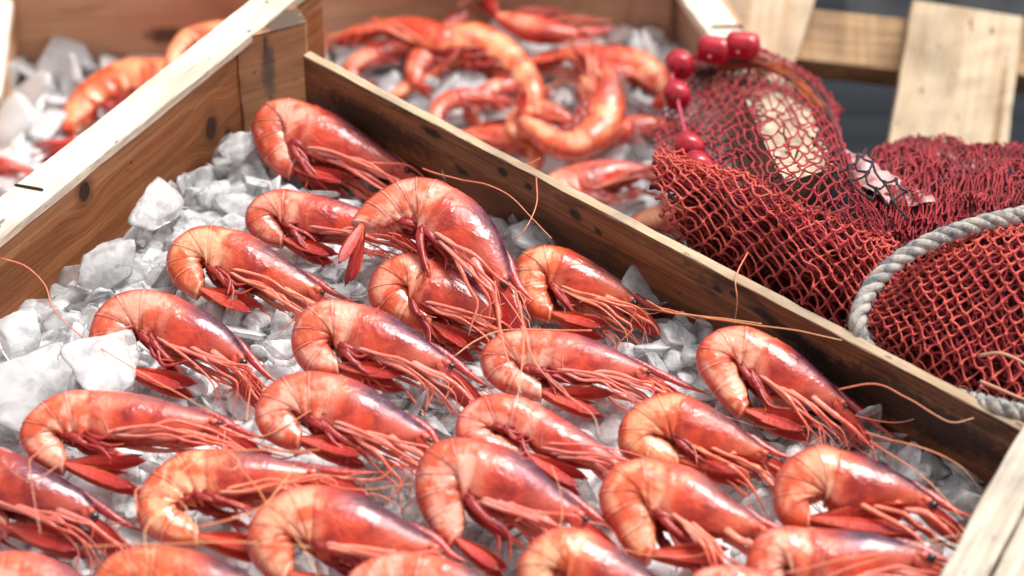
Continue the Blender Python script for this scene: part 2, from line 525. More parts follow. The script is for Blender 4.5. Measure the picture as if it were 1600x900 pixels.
# post in the far right corner and the right wall with its light rim
M_p2 = wood("pinkish_post_pine", L(210, 164, 134), L(176, 128, 102), grain=0.6)
board("corner_post", at(984, 55, ZI2) + up * 1.1, at(1046, 55, ZI2) + up * 1.1, back, 0.12, 0.03, M_p2, crate2, split_seed=45)
r0, r1 = at(1078, 10, zb2 + 0.004), at(1250, 190, zb2 - 0.02)
rin = np.array([1.0, 0.4, 0])
board("side_board", at(1052, 40, ZI2) + up, at(1190, 300, ZI2) + up, rin, 0.13, 0.010, M_p2, crate2, split_seed=46)
board("rim_plank", at(1056, -18, zb2 + .014), at(1150, 118, zb2 + .014), rin, 0.009, 0.026, M_lt, crate2, split_seed=47)
staple(crate2, at(1112, 44, zb2 + .0142), at(1158, 43, zb2 + .0142), (0, 0, 1), 0.0014)
# floor
fp = [at(20, 90, ZI2 - 0.03), at(1090, 40, ZI2 - 0.03), at(1250, 420, ZI2 - 0.03), at(-80, 460, ZI2 - 0.03)]
mb = MB()
mb.add(fp + [p - np.array([0, 0, .008]) for p in fp], [(0, 1, 2, 3)[::-1], (4, 5, 6, 7), (0, 1, 5, 4), (1, 2, 6, 5), (2, 3, 7, 6), (3, 0, 4, 7)])
obj("bottom_board", mb.data("bottom_board", M_back, crate2.location, False), crate2)

# ---- PALLET of planks leaning behind, upper right
pal_p = at(1400, 220, -0.16)
pn = nrm((0, -0.62, 0.78))                     # its face leans back
pallet = thing("plank_rack", tuple(pal_p), "blurred rack of two pale planks nailed over a brown beam, upper right", "rack")
def px_plank(name, quad, off, thick, mat, seed, knots=()):
    """a plank whose face corners (tl, tr, br, bl) are seen at these photo points on the rack's plane, moved off along its normal"""
    p0 = pal_p + pn * off
    c = [on_plane(x, y, p0, pn) for x, y in quad]
    ext = (c[3] + c[2] - c[0] - c[1]) / 2
    xa = nrm(ext); za = nrm(np.cross(pn, xa)); ya = np.cross(za, xa)
    N, M = 14, 5
    rs = np.random.default_rng(seed)
    V, F = [], []
    jl = np.cumsum(rs.normal(0, .0003, N + 1)); jr = np.cumsum(rs.normal(0, .0003, N + 1))
    for side in (0, 1):
        for i in range(N + 1):
            a = i / N
            l_, r_ = c[0] * (1 - a) + c[3] * a, c[1] * (1 - a) + c[2] * a
            d_ = nrm(r_ - l_)
            l_ = l_ + d_ * jl[i]; r_ = r_ + d_ * jr[i]
            for k in range(M + 1):
                b = k / M
                V.append(l_ * (1 - b) + r_ * b - pn * (thick * side) + pn * (rs.normal(0, .0002)))
    W = M + 1; H = (N + 1) * W
    for i in range(N):
        for k in range(M):
            a = i * W + k
            F.append((a, a + 1, a + W + 1, a + W)[::-1]); F.append((a + H, a + H + 1, a + H + W + 1, a + H + W))
    for i in range(N):
        a = i * W; F.append((a, a + W, a + W + H, a + H)); a = i * W + M; F.append((a, a + H, a + W + H, a + W))
    for k in range(M):
        F.append((k, k + 1, k + 1 + H, k + H)[::-1][::-1]); a = N * W + k; F.append((a, a + H, a + 1 + H, a + 1))
    o3 = (c[0] + c[2]) / 2
    ax = np.stack([xa, -pn, nrm(np.cross(xa, -pn))])      # local rows
    Vl = (np.array(V) - o3) @ ax.T
    me = mesh_data(name, Vl, F, mat, False)
    bm = bmesh.new(); bm.from_mesh(me); bmesh.ops.recalc_face_normals(bm, faces=bm.faces); bm.to_mesh(me); bm.free()
    o = bpy.data.objects.new(name, me); COL.objects.link(o); o.parent = pallet
    M4 = Matrix(((ax[0][0], ax[1][0], ax[2][0], o3[0]), (ax[0][1], ax[1][1], ax[2][1], o3[1]), (ax[0][2], ax[1][2], ax[2][2], o3[2]), (0, 0, 0, 1)))
    o.matrix_local = Matrix.Translation(-Vector(pallet.location)) @ M4
    return o
rust = (0.32, 0.12, 0.03)
M_pk1 = wood("cream_plank", L(238, 216, 186), L(206, 168, 128), grain=0.9, grey=0.3, specks=.6)
M_pk2 = wood("cream_plank_rusty", L(240, 220, 190), L(214, 180, 140), grain=0.9, grey=.2, specks=.6, blots=[(-0.050, 0.002, .0045, .0022, rust), (-0.046, 0.019, .0045, .0022, rust), (0.03, 0.033, .07, .004, (0.40, 0.24, 0.12))])
M_beam = wood("brown_beam", L(206, 172, 130), L(160, 118, 80), grain=0.8, grey=0.2)
px_plank("plank", [(1428, 0), (1598, 26), (1572, 262), (1384, 262)], 0.0, 0.016, M_pk2, 51)
px_plank("plank", [(1120, -70), (1294, -70), (1226, 150), (1130, 150)], -0.004, 0.014, M_pk1, 52)
px_plank("beam", [(1180, 4), (1470, 36), (1470, 118), (1180, 84)], -0.020, 0.045, M_beam, 53)
px_plank("beam", [(1560, 20), (1760, 60), (1760, 150), (1560, 110)], -0.020, 0.045, M_beam, 54)
M_navy = smat_metal("dark_blue_steel", (0.016, 0.022, 0.032), 0.5)

# table the net and both crates rest on: it runs further back under the rear crate
TX0, TX1, TY0, TY1, TZ = -1.3, 1.3, -0.9, 0.62, -0.262
table = thing("market_table", (0, 0, TZ), "dark slate blue table top glimpsed behind the crates and nets", "table")
for (x0, x1, y0, y1) in ((TX0, TX1, TY0, TY1), (TX0, 0.30, TY1 + .003, 1.0)):
    mb = MB()
    TQ = [(x0, y0, TZ), (x1, y0, TZ), (x1, y1, TZ), (x0, y1, TZ)]
    mb.add(TQ + [(x, y, z - 0.03) for x, y, z in TQ], [(0, 1, 2, 3), (7, 6, 5, 4), (0, 4, 5, 1), (1, 5, 6, 2), (2, 6, 7, 3), (3, 7, 4, 0)])
    obj("table_top", mb.data("table_top", M_table, (0, 0, TZ), False), table)
for sx in (-1, 1):
    for yy in (TY0 + .05, TY1 - .1):
        mb = MB()
        cx = sx * 1.1
        q = [(cx - .03, yy, 0), (cx + .03, yy, 0), (cx + .03, yy + .06, 0), (cx - .03, yy + .06, 0)]
        mb.add([(x, y, GZ) for x, y, _ in q] + [(x, y, TZ - .03) for x, y, _ in q], [(3, 2, 1, 0), (4, 5, 6, 7), (0, 1, 5, 4), (1, 2, 6, 5), (2, 3, 7, 6), (3, 0, 4, 7)])
        obj("leg", mb.data("leg", M_table, (0, 0, TZ), False), table)
# ================================================================== ICE
def ice_mat(name, clear=0.2, lo=(0.90, 0.90, 0.91), hi=(0.98, 0.98, 0.98)):
    """frosted melting flakes: milky scattering inside, glassy wet outside; denser towards the rims"""
    t = NT(name)
    co = t.coord("Object")
    ri = t.n("ShaderNodeObjectInfo").outputs["Random"]
    nz = t.noise(co, 1.1, 3, 0.55, 0.5, w=t.math('MULTIPLY', ri, 40))
    fine = t.noise(co, 6.0, 3, 0.6, w=t.math('MULTIPLY', ri, 20))
    nb = t.bump(t.math('ADD', nz, t.math('MULTIPLY', fine, 0.10)), 0.30, 0.0022)
    c = t.mix(t.step(nz, 0.35, 0.68), lo, hi)
    d = t.n("ShaderNodeBsdfDiffuse"); t.put(d.inputs[0], c); t.put(d.inputs["Normal"], nb)
    tr = t.n("ShaderNodeBsdfTranslucent"); t.put(tr.inputs[0], c); t.put(tr.inputs["Normal"], nb)
    m1 = t.n("ShaderNodeMixShader"); m1.inputs[0].default_value = 0.32
    t.put(m1.inputs[1], d.outputs[0]); t.put(m1.inputs[2], tr.outputs[0])
    tp = t.n("ShaderNodeBsdfTransparent"); t.put(tp.inputs[0], (0.97, 0.975, 0.98, 1))
    lw = t.n("ShaderNodeLayerWeight"); lw.inputs[0].default_value = 0.35; t.put(lw.inputs["Normal"], nb)
    see = t.math('MULTIPLY', t.step(nz, 0.34, 0.68, min(.95, clear * 1.5), clear * 0.5), t.step(lw.outputs["Facing"], 0.15, 0.85, 1.0, 0.25))
    m2 = t.n("ShaderNodeMixShader")
    t.put(m2.inputs[0], see); t.put(m2.inputs[1], m1.outputs[0]); t.put(m2.inputs[2], tp.outputs[0])
    gl = t.n("ShaderNodeBsdfGlossy"); t.put(gl.inputs[0], (1, 1, 1, 1)); t.put(gl.inputs["Roughness"], t.step(fine, 0.3, 0.7, 0.12, 0.30)); t.put(gl.inputs["Normal"], nb)
    fr = t.n("ShaderNodeFresnel"); fr.inputs["IOR"].default_value = 1.33; t.put(fr.inputs["Normal"], nb)
    m3 = t.n("ShaderNodeMixShader"); t.put(m3.inputs[0], fr.outputs[0]); t.put(m3.inputs[1], m2.outputs[0]); t.put(m3.inputs[2], gl.outputs[0])
    return t.finish(m3.outputs[0])
def bed_mat(name, lo, hi):
    t = NT(name)
    co = t.coord("Object")
    v = t.n("ShaderNodeTexVoronoi"); t.put(v.inputs["Vector"], co); v.inputs["Scale"].default_value = 95
    nz = t.noise(co, 60, 4, .6)
    b = t.principled(**{"Base Color": t.mix(t.step(nz, .35, .68), lo, hi), "Roughness": t.step(nz, .3, .7, .2, .45), "IOR": 1.33,
                        "Subsurface Weight": 0.6, "Subsurface Scale": 0.006, "Normal": t.bump(t.math('ADD', t.math('MULTIPLY', v.outputs["Distance"], -.8), nz), .8, .006)})
    b.inputs["Subsurface Radius"].default_value = (.9, 1, 1)
    return t.m
M_ice = ice_mat("milky_ice", 0.52)
M_white = ice_mat("brightened_frosty_ice", 0.12, (0.92, 0.92, 0.93), (0.98, 0.98, 0.98))  # frosty ice copy, whitened so the back crate looks more brightly lit
M_clear = ice_mat("clear_ice", 0.72)
M_bed = bed_mat("fine_crushed_ice", (0.82, 0.82, 0.835), (0.95, 0.95, 0.955))
M_bed2 = bed_mat("brightened_crushed_ice", (0.90, 0.90, 0.92), (0.97, 0.97, 0.975))  # whiter copy of the bed, its colour brightening the back crate

_ICO = {}
def ico(sub_):
    if sub_ not in _ICO:
        bm = bmesh.new()
        bmesh.ops.create_icosphere(bm, subdivisions=sub_, radius=1.0)
        bm.verts.ensure_lookup_table()
        _ICO[sub_] = (np.array([v.co[:] for v in bm.verts]), [tuple(v.index for v in f.verts) for f in bm.faces])
        bm.free()
    return _ICO[sub_]

def ice_shape(seed, a, b, c, sub_):
    """one broken flake of ice: two nearly flat faces, a jagged outline of chipped sides, every edge melted round"""
    r = np.random.default_rng(seed)
    D, F = ico(sub_)
    n = int(r.integers(5, 9))
    ang = (np.arange(n) + r.uniform(-.4, .4, n)) * 2 * math.pi / n
    N = [np.array([math.cos(t_), math.sin(t_), r.normal(0, .35)]) for t_ in ang]
    h = list(r.uniform(.62, 1.0, n))
    N += [np.array([r.normal(0, .16), r.normal(0, .16), 1.0]), np.array([r.normal(0, .16), r.normal(0, .16), -1.0]), np.array([r.normal(0, .5), r.normal(0, .5), 1.0])]
    h += [1.0, 1.0, 1.15]
    S_ = np.array([a, b, c])
    N = np.array([nrm(v / np.array([1, 1, 1])) for v in N])
    # work in stretched space so that the flat faces stay flat
    q = 13.0
    x = np.maximum(0, D @ (N / np.array(h)[:, None]).T)
    rad = (x ** q).sum(1) ** (-1 / q)
    V = D * rad[:, None]
    o = r.uniform(0, 40)
    for i in range(len(V)):
        p = Vector(V[i])
        V[i] *= 1 + .075 * mnoise.noise(p * 1.7 + Vector((o, -o, o))) + .035 * mnoise.noise(p * 4.5 + Vector((-o, o, o)))
    return V * S_, F

ICE, ICE_NP = [], []
for i in range(24):
    r = np.random.default_rng(100 + i)
    if i < 15:   s = (r.uniform(1.0, 1.3), r.uniform(.72, 1.05), r.uniform(.13, .21))      # flakes
    else:        s = (r.uniform(.85, 1.05), r.uniform(.7, .95), r.uniform(.26, .40))       # lumps
    V, F = ice_shape(200 + i, *s, 4)
    ICE.append(mesh_data("ice_chip", V, F, M_ice))
    ICE_NP.append(ice_shape(200 + i, *s, 2))
ICE2 = []
for me in ICE[::3]:
    m2_ = me.copy(); m2_.materials[0] = M_white; ICE2.append(m2_)

def rot_euler(rx, ry, rz):
    return np.array(Matrix.Rotation(rz, 3, 'Z') @ Matrix.Rotation(ry, 3, 'Y') @ Matrix.Rotation(rx, 3, 'X'))

def in_poly(x, y, P):
    c = False
    for i in range(len(P)):
        (x1, y1), (x2, y2) = P[i], P[i - 1]
        if (y1 > y) != (y2 > y) and x < (x2 - x1) * (y - y1) / (y2 - y1) + x1: c = not c
    return c

# the bed of fine ice that fills the crates: one lumpy sheet plus small joined chips
def ice_bed(name, quad, z, label, seed, n_chip, chip=(.006, .012), zfun=None, mat=None):
    mb = MB()
    q = [np.array(at(x, y, z)) for x, y in quad]
    N, M = 110, 70
    V = []
    for i in range(N + 1):
        a = i / N
        for j in range(M + 1):
            b = j / M
            p = (q[0] * (1 - a) + q[1] * a) * (1 - b) + (q[3] * (1 - a) + q[2] * a) * b
            h = 0.007 * mnoise.noise(Vector(p) * 45 + Vector((seed, 0, 0))) + 0.004 * mnoise.noise(Vector(p) * 130)
            V.append(p + np.array([0, 0, h - .006 + (zfun(p) if zfun else 0)]))
    mb.add(V, list(grid_faces(N + 1, M + 1, False)))
    r = np.random.default_rng(seed)
    for _ in range(n_chip):
        a, b = r.uniform(0.01, .99, 2)
        p = (q[0] * (1 - a) + q[1] * a) * (1 - b) + (q[3] * (1 - a) + q[2] * a) * b
        v, f = ICE_NP[int(r.integers(0, 24))]
        s = r.uniform(*chip)
        R = rot_euler(r.normal(0, .6), r.normal(0, .6), r.uniform(0, 6.3))
        mb.add(v @ R.T * s + p + np.array([0, 0, r.uniform(-.005, .003) + (zfun(p) if zfun else 0)]), f)
    o = obj(name, mb.data(name, mat or M_bed))
    tag(o, kind='stuff')
    o['label'] = label
    return o

def heap(p):
    """the ice slopes down a little towards the left board"""
    d = np.dot(p - A0, l_in if l_in[0] > 0 else -l_in)
    return -0.016 * math.exp(-max(0, d - .012) / 0.045)
ice_bed("crushed_ice", [(392, 130), (1600, 738), (960, 1500), (-700, 970)], 0.0, "crushed ice bed filling the front crate under the shrimps", 3, 1900, chip=(.0045, .0095), zfun=heap)
ice_bed("crushed_ice", [(10, 96), (1100, 36), (1220, 430), (-60, 460)], ZI2, "blurred crushed ice bed filling the back crate", 9, 1100, chip=(.007, .014), mat=M_bed2)

ICE_COUNT = 0
MARKS = [(330, 200, "below the left board's upper knot"), (360, 205, "under the corner post"), (400, 260, "beside the far corner shrimp's curled tail"), (300, 310, "halfway along the left board"),
         (235, 355, "above the shrimp next to the left board's middle"), (345, 330, "above the second row's left shrimp"), (185, 395, "below the left board's lower knot"), (225, 430, "left of the second row's left shrimp"),
         (120, 430, "at the left board's foot under its lower end"), (90, 500, "left of the black eyed shrimp's back"), (30, 560, "at the photo's left edge"), (60, 600, "above the long legged left shrimp"), (10, 650, "at the left edge just above the cut off shrimp"),
         (440, 300, "between the two uppermost shrimps"), (480, 420, "under the half hidden shrimp's tail"), (540, 440, "below the arched shrimp's hanging tail"), (430, 540, "left of the middle shrimp's curl"), (380, 500, "below the red tail of the second row's left shrimp"),
         (650, 635, "under the middle shrimp's legs"), (620, 760, "left of the lower middle arched shrimp"), (780, 840, "inside the lower middle arched shrimp's curl"), (270, 730, "under the long legged left shrimp's tail"), (1185, 770, "beside the bright orange shrimp's head"), (915, 795, "right of the lower middle shrimp's face"),
         (780, 340, "at the dark board's foot above the arched shrimp"), (860, 375, "above the long antennaed shrimp's back"), (980, 430, "beside the large clear block"), (1060, 500, "left of the salmon shrimp's curl"), (1040, 550, "in front of the long antennaed shrimp's fan"), (1110, 495, "at the dark board's foot above the salmon shrimp"),
         (1370, 690, "under the salmon shrimp's long scale"), (1440, 700, "at the dark board's foot in the right corner"), (1510, 760, "against the end board in the right corner"),
         (60, 150, "left of the back crate's arched orange shrimp, blurred"), (20, 250, "at the far left edge of the back crate, blurred"), (180, 95, "at the back crate's rear board on the left, blurred"), (560, 110, "right of the corner post in the back crate, blurred"), (680, 170, "behind the dark board in the back crate, blurred"),
         (870, 60, "at the back crate's rear board near its middle, blurred"), (1000, 90, "below the back crate's right post, blurred"), (1020, 200, "beside the red floats in the back crate, blurred"), (900, 230, "near the U shaped shrimp in the back crate, blurred"), (1045, 350, "between the red net and the dark board, blurred")]
def ice_label(x, y, flat, s):
    m = min(MARKS, key=lambda k: (k[0] - x) ** 2 + (k[1] - y) ** 2)
    return ("large " if s > .0125 else "small " if s < .0095 else "") + ("flat" if flat else "lumpy") + " ice chunk " + m[2]
def chips(poly, spacing, size, zmid, label, group, seed, tilt=.55, mat=None, zadd=None):
    global ICE_COUNT
    r = np.random.default_rng(seed)
    xs, ys = [p[0] for p in poly], [p[1] for p in poly]
    pts, tries = [], 0
    while tries < 4000:
        tries += 1
        x, y = r.uniform(min(xs), max(xs)), r.uniform(min(ys), max(ys))
        if not in_poly(x, y, poly): continue
        if any((x - a) ** 2 + ((y - b) / .72) ** 2 < spacing ** 2 for a, b in pts): continue
        pts.append((x, y))
    for (x, y) in pts:
        z = zmid + r.uniform(-.002, .006)
        p = at(x, y, z)
        if zadd: p = p + np.array([0, 0, zadd(p)])
        k_ = int(r.choice(24))
        me = ICE[k_] if zmid > -.05 else ICE2[k_ // 3]
        k_ = k_ if zmid > -.05 else (k_ // 3) * 3
        o = bpy.data.objects.new("ice_chunk", me)
        COL.objects.link(o)
        s = r.uniform(*size) * (1 if r.random() > .2 else 1.3)
        o.location = p
        o.scale = (s, s, s)
        o.rotation_euler = (r.normal(.35, tilt), r.normal(-.1, tilt), r.uniform(0, 6.3))
        tag(o, ice_label(x, y, k_ < 15, s), "ice chunk", group)
        ICE_COUNT += 1

def big_chip(name_label, px, py, z, me_i, s, rot, mat=None, sc=(1, 1, 1)):
    o = bpy.data.objects.new("ice_chunk", ICE[me_i]); COL.objects.link(o)
    if mat is not None:
        o.data = ICE[me_i].copy(); o.data.materials[0] = mat
    o.location = at(px, py, z); o.scale = tuple(s * k for k in sc); o.rotation_euler = rot
    tag(o, name_label, "ice chunk")

G = "ice chunks on the front crate's ice"
chips([(345, 195), (395, 190), (405, 250), (440, 285), (520, 300), (470, 300), (400, 300), (375, 340), (262, 380), (255, 440), (190, 455), (245, 300), (300, 265)], 21, (.008, .0138), .008, "grey white ice chunk heaped between the left board's knot and the upper shrimps", G, 21, zadd=heap)
chips([(190, 350), (262, 385), (265, 450), (200, 455), (140, 490), (138, 540), (100, 560), (95, 600), (20, 650), (0, 690), (0, 480), (60, 450), (120, 420)], 21, (.0085, .0145), .008, "milky ice chunk piled against the left board below its rim", G, 22, zadd=heap)
chips([(745, 310), (870, 355), (960, 400), (1060, 430), (1140, 485), (1085, 530), (1080, 560), (1030, 570), (960, 545), (1040, 540), (1050, 500), (960, 430), (880, 385), (810, 400), (770, 340)], 19, (.006, .0105), .008, "clear grey ice chunk lying along the dark right board", G, 23)
chips([(1330, 665), (1420, 650), (1500, 700), (1550, 750), (1540, 800), (1500, 790), (1440, 750), (1340, 700)], 28, (.008, .0125), .006, "ice chunk in the right corner beside the weathered end board", G, 24)
chips([(400, 490), (450, 500), (455, 560), (430, 575), (370, 510), (330, 500), (420, 440), (520, 410), (585, 420), (570, 470), (520, 465), (470, 430)], 26, (.007, .011), .004, "ice chunk showing between the upper rows of shrimps", G, 25)
chips([(590, 610), (650, 600), (715, 625), (710, 660), (660, 670), (600, 620)], 24, (.007, .011), .006, "ice chunk showing between the upper rows of shrimps", G, 26)
chips([(590, 720), (650, 735), (660, 800), (650, 820), (590, 770), (560, 735)], 25, (.007, .011), .004, "ice chunk showing between the lower rows of shrimps", G, 27)
chips([(740, 800), (790, 800), (830, 830), (800, 880), (750, 860), (720, 820)], 25, (.007, .010), .002, "ice chunk showing between the lower rows of shrimps", G, 28)
chips([(250, 715), (330, 715), (290, 690), (240, 750), (215, 800), (190, 770)], 26, (.007, .010), .002, "ice chunk showing between the lower rows of shrimps", G, 29)
chips([(1160, 745), (1205, 730), (1210, 800), (1160, 770)], 25, (.007, .010), .002, "ice chunk showing between the lower rows of shrimps", G, 30)
chips([(900, 770), (935, 790), (930, 820), (880, 790)], 25, (.007, .010), .002, "ice chunk showing between the lower rows of shrimps", G, 31)
G2 = "ice chunks in the back crate"
chips([(20, 110), (100, 95), (250, 85), (240, 110), (100, 150), (90, 200), (10, 280), (0, 200)], 40, (.012, .02), ZI2 + .006, "blurred white ice chunk left of the back crate's curled orange shrimp", G2, 41)
chips([(500, 60), (560, 100), (620, 160), (720, 195), (740, 130), (680, 100), (600, 100)], 40, (.011, .018), ZI2 + .004, "blurred ice chunk behind the front crate's corner post", G2, 42)
chips([(500, 40), (820, 30), (1020, 60), (1040, 180), (1010, 240), (960, 245), (840, 260), (810, 230)], 40, (.011, .019), ZI2 + .004, "blurred ice chunk beside the back crate's curled shrimps", G2, 43)
chips([(960, 320), (1060, 310), (1080, 390), (1030, 360)], 30, (.010, .014), ZI2 + .01, "blurred ice chunk beside the back crate's curled shrimps", G2, 44)

big_chip("large flat frosted ice slab at the left edge under a jagged lump", 34, 606, .030, 2, .0215, (.55, -.1, .5), sc=(1.15, .95, .8))
big_chip("large jagged frosted ice lump at the left edge", 30, 527, .026, 15, .0190, (.5, .2, 1.0))
big_chip("broad ice slab lying over the tail of the leftmost whole shrimp", 158, 566, .046, 2, .0185, (.50, .10, .5), sc=(1.0, 1.0, .8))
big_chip("large clear ice block standing against the dark board", 1018, 446, .017, 16, .021, (.75, .1, .4), M_clear, sc=(1.2, 1.05, .9))
big_chip("wide flat ice flake near the left board's middle", 168, 408, .020, 7, .0140, (.45, -.1, .3))
big_chip("thick upright ice flake below the left board's middle", 250, 318, .022, 9, .0150, (.6, .1, .9), sc=(1.1, 1, .8))
big_chip("round topped ice lump under the corner post", 372, 232, .016, 17, .0145, (.4, 0, .3))
big_chip("small white ice sliver standing at the dark board near the top shrimp", 697, 274, .018, 4, .009, (1.1, .5, 1.4), sc=(1, .7, .8))
big_chip("clear rounded ice chunk above the shrimp with long straight antennae", 835, 372, .016, 18, .0165, (.4, .1, .2), M_clear)
big_chip("smooth oval ice pebble at the foot of the dark board", 925, 392, .014, 20, .0105, (.3, 0, .6))
big_chip("small bright ice lump beside the black eyed shrimp's antennae", 437, 545, .020, 19, .0085, (.3, .4, .6))
# ================================================================== SHRIMPS
def shrimp_mats():
    # ---- body
    t = NT("shrimp_shell")
    co = t.coord("Object")
    oi = t.n("ShaderNodeObjectInfo")
    rnd = t.math('MULTIPLY', oi.outputs["Random"], 60)
    u, v = t.attr("u"), t.attr("v")
    n1 = t.noise(co, 70, 3, 0.55, 0.4, w=rnd)
    n2 = t.noise(co, 190, 3, 0.6, 0.2, w=rnd)
    n3 = t.noise(co, 700, 2, 0.6, w=rnd)
    ab = t.step(u, 0.985, 1.015)
    f = t.math('FRACT', u)
    # carapace: orange-red cheek, paler behind its rim line, violet-dark back, pale pink front
    vv = t.math('ADD', v, t.math('MULTIPLY', t.math('SUBTRACT', n1, 0.5), 0.22))
    cheek = t.mix(t.step(n1, 0.36, 0.66), L(212, 80, 52), L(154, 40, 34))
    rear = t.mix(t.step(n1, 0.38, 0.62), L(228, 132, 106), L(194, 66, 48))
    ex = t.math('DIVIDE', t.math('SUBTRACT', u, 0.52), 0.37)
    ey = t.math('DIVIDE', t.math('SUBTRACT', v, 0.66), 0.42)
    er = t.math('SQRT', t.math('ADD', t.math('MULTIPLY', ex, ex), t.math('MULTIPLY', ey, ey)))
    er = t.math('ADD', er, t.math('MULTIPLY', t.math('SUBTRACT', t.noise(co, 42, 2, 0.5, w=rnd), 0.5), 0.45))
    car = t.mix(t.step(er, 0.70, 1.12), cheek, rear)
    line = t.math('MULTIPLY', t.step(t.math('ABSOLUTE', t.math('SUBTRACT', er, 1.0)), 0.0, 0.035, 1, 0), t.step(u, 0.42, 0.6))
    car = t.mix(t.math('MULTIPLY', line, 0.30), car, L(240, 170, 140))
    car = t.mix(t.step(u, 0.46, 0.12, 0, 0.8), car, L(218, 118, 100))
    pv = t.math('MULTIPLY', t.math('MULTIPLY', t.step(vv, 0.58, 0.28), t.step(u, 0.86, 0.55)), t.step(u, -.05, .15))
    car = t.mix(t.math('MULTIPLY', pv, oi.outputs["Alpha"], clamp=True), car, t.mix(n2, L(120, 66, 92), L(160, 112, 134)))  # violet of the back, lightened in colour to paint a sheen
    back = t.mix(t.step(n2, 0.35, 0.7), L(58, 24, 42), L(98, 54, 80))
    back = t.mix(t.step(u, 0.55, 0.92), back, L(176, 62, 56))
    pw = t.math('MULTIPLY', t.step(vv, 0.34, 0.12), t.step(u, -0.1, 0.06))
    pw = t.math('MULTIPLY', pw, t.step(u, 1.0, 0.80, 0.25, 0.95))
    car = t.mix(t.math('MULTIPLY', pw, t.math('ADD', 0.45, oi.outputs["Alpha"]), clamp=True), car, back)
    # abdomen: pale pink plates, redder along the back, dark red rims and joints
    abd = t.mix(t.step(n1, 0.43, 0.58), L(240, 178, 154), L(218, 104, 70))
    abd = t.mix(t.math('MULTIPLY', t.step(vv, 0.26, 0.0), 0.85), abd, L(184, 50, 44))
    abd = t.mix(t.math('MULTIPLY', t.step(n2, 0.55, 0.72), 0.45), abd, L(236, 110, 60))
    fw = t.math('ADD', f, t.math('MULTIPLY', t.math('SUBTRACT', n2, 0.5), 0.16))
    rim = t.math('MAXIMUM', t.math('MULTIPLY', t.step(fw, 0.70, 0.86), t.step(fw, 0.95, 0.90)), t.math('MULTIPLY', t.step(fw, 0.14, 0.02), 0.9))
    rim = t.math('MULTIPLY', rim, ab)
    abd = t.mix(t.math('MULTIPLY', t.math('MULTIPLY', t.step(fw, 0.86, 0.97), ab), 0.22), abd, L(244, 190, 170))
    abd = t.mix(t.math('MULTIPLY', rim, t.step(n1, 0.3, 0.65, 0.15, 0.6)), abd, L(176, 44, 30))
    abd = t.mix(t.math('MULTIPLY', t.step(t.math('ABSOLUTE', t.math('SUBTRACT', f, 0.56)), 0.16, 0.02), t.step(n1, 0.4, 0.6, 0.15, 0.5)), abd, L(222, 92, 60))
    col = t.mix(ab, car, abd)
    col = t.mix(t.math('MULTIPLY', t.step(v, 0.90, 1.0), 0.5), col, L(214, 100, 84))
    col = t.mix(t.step(t.noise(co, 950, 2, 0.5, w=rnd), 0.61, 0.70, 0, 0.3), col, L(168, 44, 36))
    col = t.mix(1.0, col, oi.outputs["Color"], 'MULTIPLY')
    h = t.math('ADD', t.math('MULTIPLY', n2, 0.32), t.math('MULTIPLY', n3, 0.13))
    h = t.math('ADD', h, t.math('MULTIPLY', line, -0.5))
    film = t.noise(co, 48, 3, 0.55, 0.7, w=t.math('ADD', rnd, 7.3))
    fm = t.step(film, 0.47, 0.53)
    h = t.math('ADD', h, t.math('MULTIPLY', fm, 0.10))
    h = t.math('ADD', h, t.math('MULTIPLY', n1, 2.2))
    nb = t.bump(h, 0.5, 0.0022)
    rough = t.math('ADD', t.step(n2, 0.3, 0.7, 0.0, 0.10), t.step(fm, 0, 1, 0.32, 0.11))
    b = t.principled(**{"Base Color": col, "Roughness": rough, "IOR": 1.45, "Specular IOR Level": 0.55, "Normal": nb,
                        "Coat Weight": t.step(fm, 0, 1, 0.1, 0.45), "Coat Roughness": 0.07, "Subsurface Weight": 0.5, "Subsurface Scale": 0.005})
    b.inputs["Subsurface Radius"].default_value = (0.8, 0.42, 0.28)
    body = t.m
    # ---- limbs: u runs root to tip
    def limb(name, root, tip, mid=None, rough=0.26, sss=0.25, amt=0.5, spec=.5, coat=.25, margin=False):
        t = NT(name)
        co = t.coord("Object")
        oi = t.n("ShaderNodeObjectInfo")
        u = t.attr("u")
        n = t.noise(co, 120, 3, 0.6, w=t.math('MULTIPLY', oi.outputs["Random"], 30))
        stops = [(0.0, root), (0.55, mid or root), (1.0, tip)]
        c = t.ramp(t.math('ADD', u, t.math('MULTIPLY', t.math('SUBTRACT', n, 0.5), amt)), stops)
        if margin:
            v = t.attr('v')
            c = t.mix(t.math('MULTIPLY', t.step(t.math('ABSOLUTE', t.math('SUBTRACT', v, 0.36)), 0.13, 0.03), 0.5), c, L(120, 18, 24))
            c = t.mix(t.math('MULTIPLY', t.step(v, 0.74, 0.98), t.step(n, .3, .6, .3, .9)), c, L(222, 116, 72))
        c = t.mix(1.0, c, oi.outputs["Color"], 'MULTIPLY')
        b = t.principled(**{"Base Color": c, "Roughness": rough, "Specular IOR Level": spec, "Coat Weight": coat, "Coat Roughness": 0.16,
                            "Subsurface Weight": sss, "Subsurface Scale": 0.003, "Normal": t.bump(t.math('ADD', t.noise(co, 500, 2), t.math('MULTIPLY', t.noise(co, 130, 3), 2.0)), 0.5, 0.0010)})
        b.inputs["Subsurface Radius"].default_value = (1.0, 0.3, 0.2)
        return t.m
    leg = limb("shrimp_leg_shell", L(234, 158, 144), L(228, 126, 108), L(222, 104, 82))
    swim = limb("shrimp_swimmeret", L(146, 32, 30), L(204, 84, 64), L(160, 38, 34), rough=.34, coat=.1)
    tail = limb("shrimp_tail_shell", L(214, 100, 84), L(132, 16, 24), mid=L(186, 48, 40), rough=0.42, amt=0.45, spec=.3, coat=.15, margin=True)
    rost = limb("shrimp_rostrum", L(112, 52, 66), L(200, 70, 50), L(176, 56, 56))
